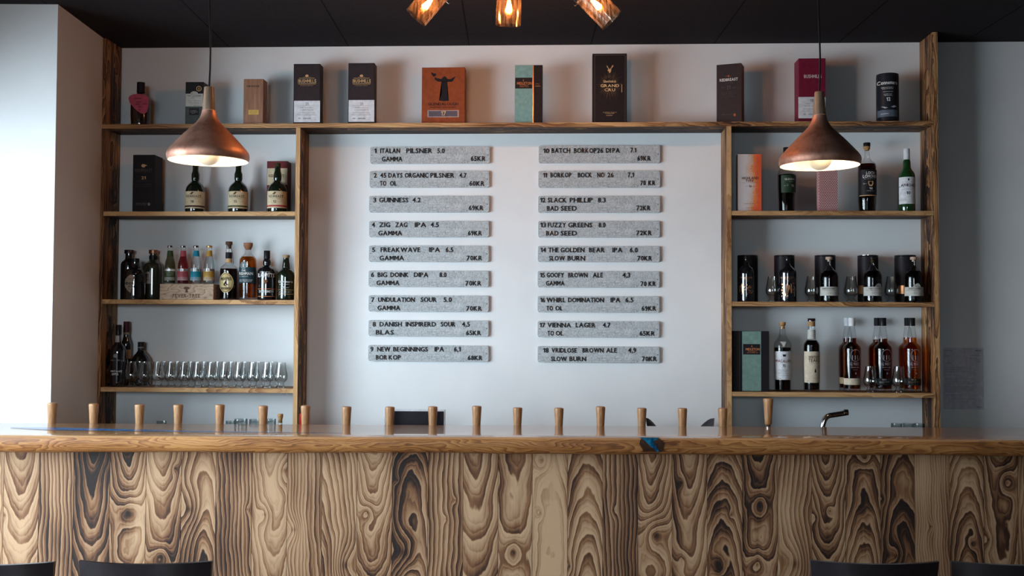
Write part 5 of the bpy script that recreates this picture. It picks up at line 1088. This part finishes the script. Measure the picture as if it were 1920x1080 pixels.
# paper notice on the wall
a = at(1768, 652, WALL); b = at(1845, 768, WALL)
t = thing('paper_notice', 'sheet of printed notice paper stuck to the wall beyond the shelf', 'notice', ((a.x+b.x)/2, WALL, (a.z+b.z)/2))
bm = NEW(); box(bm, a.x-t.location.x, -.0016, b.z-t.location.z, b.x-t.location.x, -.0004, a.z-t.location.z); fin(bm, 'sheet', flat('lilac_white_paper', (.60, .58, .65), .7), t, smooth=False)
ZN = (1720, 620, 5.145); F = Face(t, ZN, y=-.0016)
dec(t, 'lettering', INK, lambda b: (F.text(b, 'MOLES', 560, 186, 618, 199), F.text(b, 'MOLES', 570, 733, 626, 741), F.lines(b, [(262, 345, 187, 6), (262, 328, 237, 5), (265, 310, 250, 4), (505, 630, 237, 5), (475, 570, 262, 4), (570, 600, 275, 4), (560, 615, 300, 4), (262, 342, 310, 6), (262, 538, 350, 5), (262, 542, 363, 5), (262, 480, 376, 5), (262, 485, 393, 5), (290, 402, 427, 5), (262, 548, 459, 4), (262, 475, 473, 4), (262, 498, 489, 5), (262, 545, 505, 5), (265, 445, 518, 4), (265, 548, 537, 5), (265, 545, 549, 4), (265, 545, 564, 5), (265, 545, 577, 5), (265, 415, 590, 4), (268, 443, 618, 6), (300, 558, 655, 4), (300, 450, 667, 4), (305, 497, 682, 4)], .001)))
# ------------------------------------------------------------------ pendant lamps
def pendant(px, pyw0, pyw1, pyr, hwr, label, wdp):
    X = lambda a, b: atF(a, b, wdp)
    rim = X(px, pyr); t = thing('pendant_lamp', label, 'lamp', FW(rim.x, wdp, rim.z), 'copper pendant lamps over the bar', rz=TH)
    k_ = wdp/2000*.985; Z = lambda dy: dy*k_                          # dy in pixels above the rim plane
    hw = hwr*k_
    sh = [(hw*.965, Z(-4)), (hw*.99, Z(0)), (hw, Z(6)), (hw*.985, Z(12)), (hw*.93, Z(18)), (hw*.78, Z(31)), (hw*.60, Z(46)), (hw*.43, Z(59)), (hw*.30, Z(69)), (hw*.22, Z(78)), (hw*.18, Z(86)), (hw*.165, Z(93))]
    inner = [(max(.012, r-.0035), z-.002) for r, z in sh[::-1]]
    bm = NEW(); lathe(bm, sh, 72, close=False); fin(bm, 'shade', M_COPPER, t, 60)
    inner[-1] = (sh[0][0]-.0004, sh[0][1]); bm = NEW(); lathe(bm, inner, 72, close=False); bmesh.ops.reverse_faces(bm, faces=bm.faces[:]) if False else None
    fin(bm, 'shade_lining', flat('white_lining', (.82, .80, .76), .5), t, 60)
    bm = NEW(); lathe(bm, [(12*k_, Z(93.5)), (12*k_, Z(95)), (9.2*k_, Z(136)), (8.6*k_, Z(138)), (0.003, Z(138.3))], 36); fin(bm, 'wooden_cap', M_WALNUT, t, 50)
    top = ZC_-rim.z
    cp = [(0, 0, Z(137.5))] + [(.004*math.sin(q*.9)*(1 if q < 6 else 0), 0, Z(137.5)+(top-Z(137.5))*q/8) for q in range(1, 9)]
    cp[-1] = (0, 0, top-.02); bm = NEW(); tube(bm, cp, .0042, 10); fin(bm, 'cord', BLACKP, t, 60)
    bm = NEW(); lathe(bm, [(.045, top-.03), (.05, top-.026), (.05, top-.002)], 32); fin(bm, 'ceiling_rose', BLACKP, t)
    rb = 23*k_; zb = Z(11)
    bm = NEW(); bmesh.ops.create_uvsphere(bm, u_segments=32, v_segments=20, radius=rb, matrix=Matrix.Translation((0, 0, zb-.001))); fin(bm, 'bulb', M_OPAL, t, 80)
    bm = NEW(); lathe(bm, [(.017, zb+rb*.93), (.019, zb+rb+.012), (.019, zb+rb+.05)], 24); fin(bm, 'lamp_holder', STEEL, t)
    l = bpy.data.lights.new('pendant_glow', 'POINT'); l.energy = 7; l.color = (1, .72, .42); l.shadow_soft_size = .02
    for q in range(3):
        a = 2*PI*q/3+.5; o = bpy.data.objects.new('pendant_glow', l); C.objects.link(o); o.parent = t; o.location = (hw*.62*math.cos(a), hw*.62*math.sin(a), Z(16))
    l.energy = 0.8
    return t
pendant(390.3, 165, 208, 298, 77, 'copper cone pendant lamp hanging before the carton with pale label', 4.90)
pendant(1537, 178, 222, 307, 76.5, 'copper cone pendant lamp hanging before the burgundy box', 4.90)
# ------------------------------------------------------------------ glass ceiling spots
def spot(top, bot, hw, label, wds, stem_u):
    """axis from the capped end to the open end, in the photograph"""
    a = atF(top[0], top[1], wds); b = atF(bot[0], bot[1], wds); ax = b-a; ax.y = top[2]; L = ax.length; d = ax.normalized()
    t = thing('ceiling_spotlight', label, 'lamp', FW(a.x, wds, ZC_), 'glass spotlights on the dark ceiling', rz=TH)
    M = Matrix.Translation((0, 0, a.z-ZC_)) @ Vector((0, 0, 1)).rotation_difference(d).to_matrix().to_4x4()
    r = hw*wds/2000
    bm = NEW(); lathe(bm, [(r, .0), (r, L), (r-.002, L), (r-.002, 0)], 48, close=False, mtx=M); fin(bm, 'glass_shade', SMOKE, t, 50)
    bm = NEW(); lathe(bm, [(.012, -.05), (r*.6, -.045), (r+.002, -.02), (r+.002, .0), (r-.004, .002), (.016, .004)], 40, mtx=M); fin(bm, 'shade_cap', DSTEEL, t, 40)
    bm = NEW(); lathe(bm, [(.016, .005), (.016, .03), (.013, .032)], 24, mtx=M); fin(bm, 'lamp_holder', STEEL, t)
    bm = NEW(); lathe(bm, [(.013, .033), (.017, .045), (.026, .065), (.029, .082), (.026, .098), (.016, .109), (0, .113)], 32, close=False, mtx=M); fin(bm, 'bulb', thin_glass('amber_bulb_glass', (.95, .72, .45), (.7, .4, .18), 1.0, 2.0), t, 60)
    bm = NEW()
    for q in range(6):
        c, s_ = math.cos(q*PI/3)*.011, math.sin(q*PI/3)*.011; tube(bm, [M @ Vector((c*.6, s_*.6, .045)), M @ Vector((c, s_, .092))], .0022, 6)
    fin(bm, 'filament', M_FIL, t)
    for sx_ in (-1, 1):
        side = M.to_3x3() @ Vector((1, 0, 0)); bm = NEW(); c0 = M @ Vector((sx_*(r+.002), 0, .005)); tube(bm, [c0, c0+side*sx_*.016], .005, 12); fin(bm, 'side_knob', STEEL, t)
    c0 = M @ Vector((0, 0, -.05)); bm = NEW(); tube(bm, [c0, (c0.x*.4+stem_u*.02, 0, c0.z*.5), (stem_u*.02, 0, -.012)], .008, 12); fin(bm, 'stem', DSTEEL, t, 60)
    bm = NEW(); lathe(bm, [(.05, -.014), (.05, -.002)], 32, cx=stem_u*.02); fin(bm, 'ceiling_plate', DSTEEL, t)
    l = bpy.data.lights.new('spot_glow', 'POINT'); l.energy = 21; l.color = (1, .57, .32); l.shadow_soft_size = .017
    o = bpy.data.objects.new('spot_glow', l); C.objects.link(o); o.parent = t; o.location = M @ Vector((0, 0, .074))
WS = 5.25
spot((820, -14, .0), (780, 33), 23.5, 'amber glass ceiling spotlight tilted towards the bright pillar', WS, 1)
spot((955, -16, .02), (953, 45), 24, 'amber glass ceiling spotlight pointing straight down', WS, 0)
spot((1098, -12, .0), (1147, 38), 24, 'amber glass ceiling spotlight tilted away from the bright pillar', WS, -1)
# ------------------------------------------------------------------ chairs
M_SEAT = flat('dark_slate_leather', (.020, .016, .019), .34, 0, .35)
def chair(name, label, loc, rz, wd, zt, seat, curve, dip=0.0, group=None):
    """faces +y; backrest bows towards -y"""
    t = thing(name, label, 'chair', loc, group, rz)
    n = 24; hb = .30 if zt-seat > .33 else zt-seat-.06
    bm = NEW(); G = []
    for j in range(9):
        v = j/8; row = []
        for side_ in (0, 1):
            pts = []
            for i in range(n+1):
                u = -1+2*i/n; wv_ = wd/2*(1-.10*(1-v))
                y = -.20-curve*(1-u*u)*1.0 + .03*(1-v) + (.016 if side_ else 0)
                z = zt-hb+hb*v - (dip*(1-u*u)**2.0*v if dip else 0)
                pts.append(bm.verts.new((wv_*u, y, z)))
            row.append(pts)
        G.append(row)
    for a, b in zip(G, G[1:]):
        for i in range(n):
            bm.faces.new((a[0][i], a[0][i+1], b[0][i+1], b[0][i])); bm.faces.new((a[1][i+1], a[1][i], b[1][i], b[1][i+1]))
        bm.faces.new((a[0][0], b[0][0], b[1][0], a[1][0])); bm.faces.new((a[0][n], a[1][n], b[1][n], b[0][n]))
    for i in range(n):
        bm.faces.new((G[0][0][i], G[0][1][i], G[0][1][i+1], G[0][0][i+1])); bm.faces.new((G[-1][0][i], G[-1][0][i+1], G[-1][1][i+1], G[-1][1][i]))
    bmesh.ops.recalc_face_normals(bm, faces=bm.faces[:]); fin(bm, 'backrest', M_SEAT, t, 50)
    bm = NEW(); box(bm, -wd*.48, -.20, seat-.05, wd*.48, .22, seat, .02, 3); fin(bm, 'seat', M_SEAT, t, 50)
    for sx_ in (-1, 1):
        for sy_ in (-1, 1):
            bm = NEW(); top_ = (sx_*wd*.40, sy_*.17, seat-.05); tube(bm, [(sx_*wd*.46, sy_*.21, 0), top_], [.011, .015], 12); fin(bm, 'leg', DSTEEL, t, 50)
        bm = NEW(); tube(bm, [(sx_*wd*.34, -.17, seat-.03), (sx_*wd*.34, -.205-curve*.4, zt-hb+.03)], .009, 10); fin(bm, 'back_support', DSTEEL, t, 50)
    return t
CW = 3.45
def front_chair(x0, x1, y, lab, rz):
    a = atF(x0, y, CW); b = atF(x1, y, CW); return chair('bar_chair', lab, FW((a.x+b.x)/2, CW+.2, 0), TH+rz, b.x-a.x, a.z, a.z-.40, .05, group='dark chairs facing the bar')
front_chair(-150, 97, 1053.5, 'dark chair facing the bar, cut off below the bright pillar', 0.02)
front_chair(147.5, 396.5, 1051.5, 'dark chair facing the bar, whole top rail seen under the swirled planks', 0)
front_chair(1523, 1762.5, 1051.5, 'dark chair facing the bar below the right copper lamp', -.02)
front_chair(1787, 2032, 1053.5, 'dark chair facing the bar, cut off at the end of planks', -.02)
# stools behind the bar
SWD = 6.33
a = atF(1219, 789.5, SWD); b = atF(1352, 789.5, SWD)
chair('service_stool', 'dark stool with dipped curved back behind the bar under the menu boards', FW((a.x+b.x)/2, SWD+.02, 0), TH+PI, b.x-a.x, a.z, a.z-.22, .10, .17)
a = atF(1857, 797, 6.40); b = atF(2010, 797, 6.40)
chair('service_stool', 'dark straight backed stool behind the bar near the notice paper', FW((a.x+b.x)/2, 6.26, 0), TH, b.x-a.x, a.z, a.z-.25, .02)

# print that lies on a label hangs from that label
for o in list(C.objects):
    if o.type != 'EMPTY' or 'category' not in o: continue
    kids = {}
    for ch in o.children: kids.setdefault(ch.name.split('.')[0], []).append(ch)
    for base, subs in (('label', ('lettering', 'signature', 'stripe', 'age_numeral', 'fine_print',  'label_band', 'label_footer', 'name_lettering', 'bird_emblem', 'tear_emblem')), ('diamond_label', ('lettering',)), ('oval_label', ('lettering', 'oval_border')),
                       ('band_label', ('lettering', 'label_arch')), ('plaque', ('plaque_window', 'plaque_lettering')), ('panel', ('panel_lettering',)), ('plate', ('plate_print',)), ('sheet', ('lettering',)), ('shade', ('shade_lining',)), ('bulb', ('filament',))):
        if base in kids:
            for q in subs:
                for ch in kids.get(q, []): ch.parent = kids[base][0]
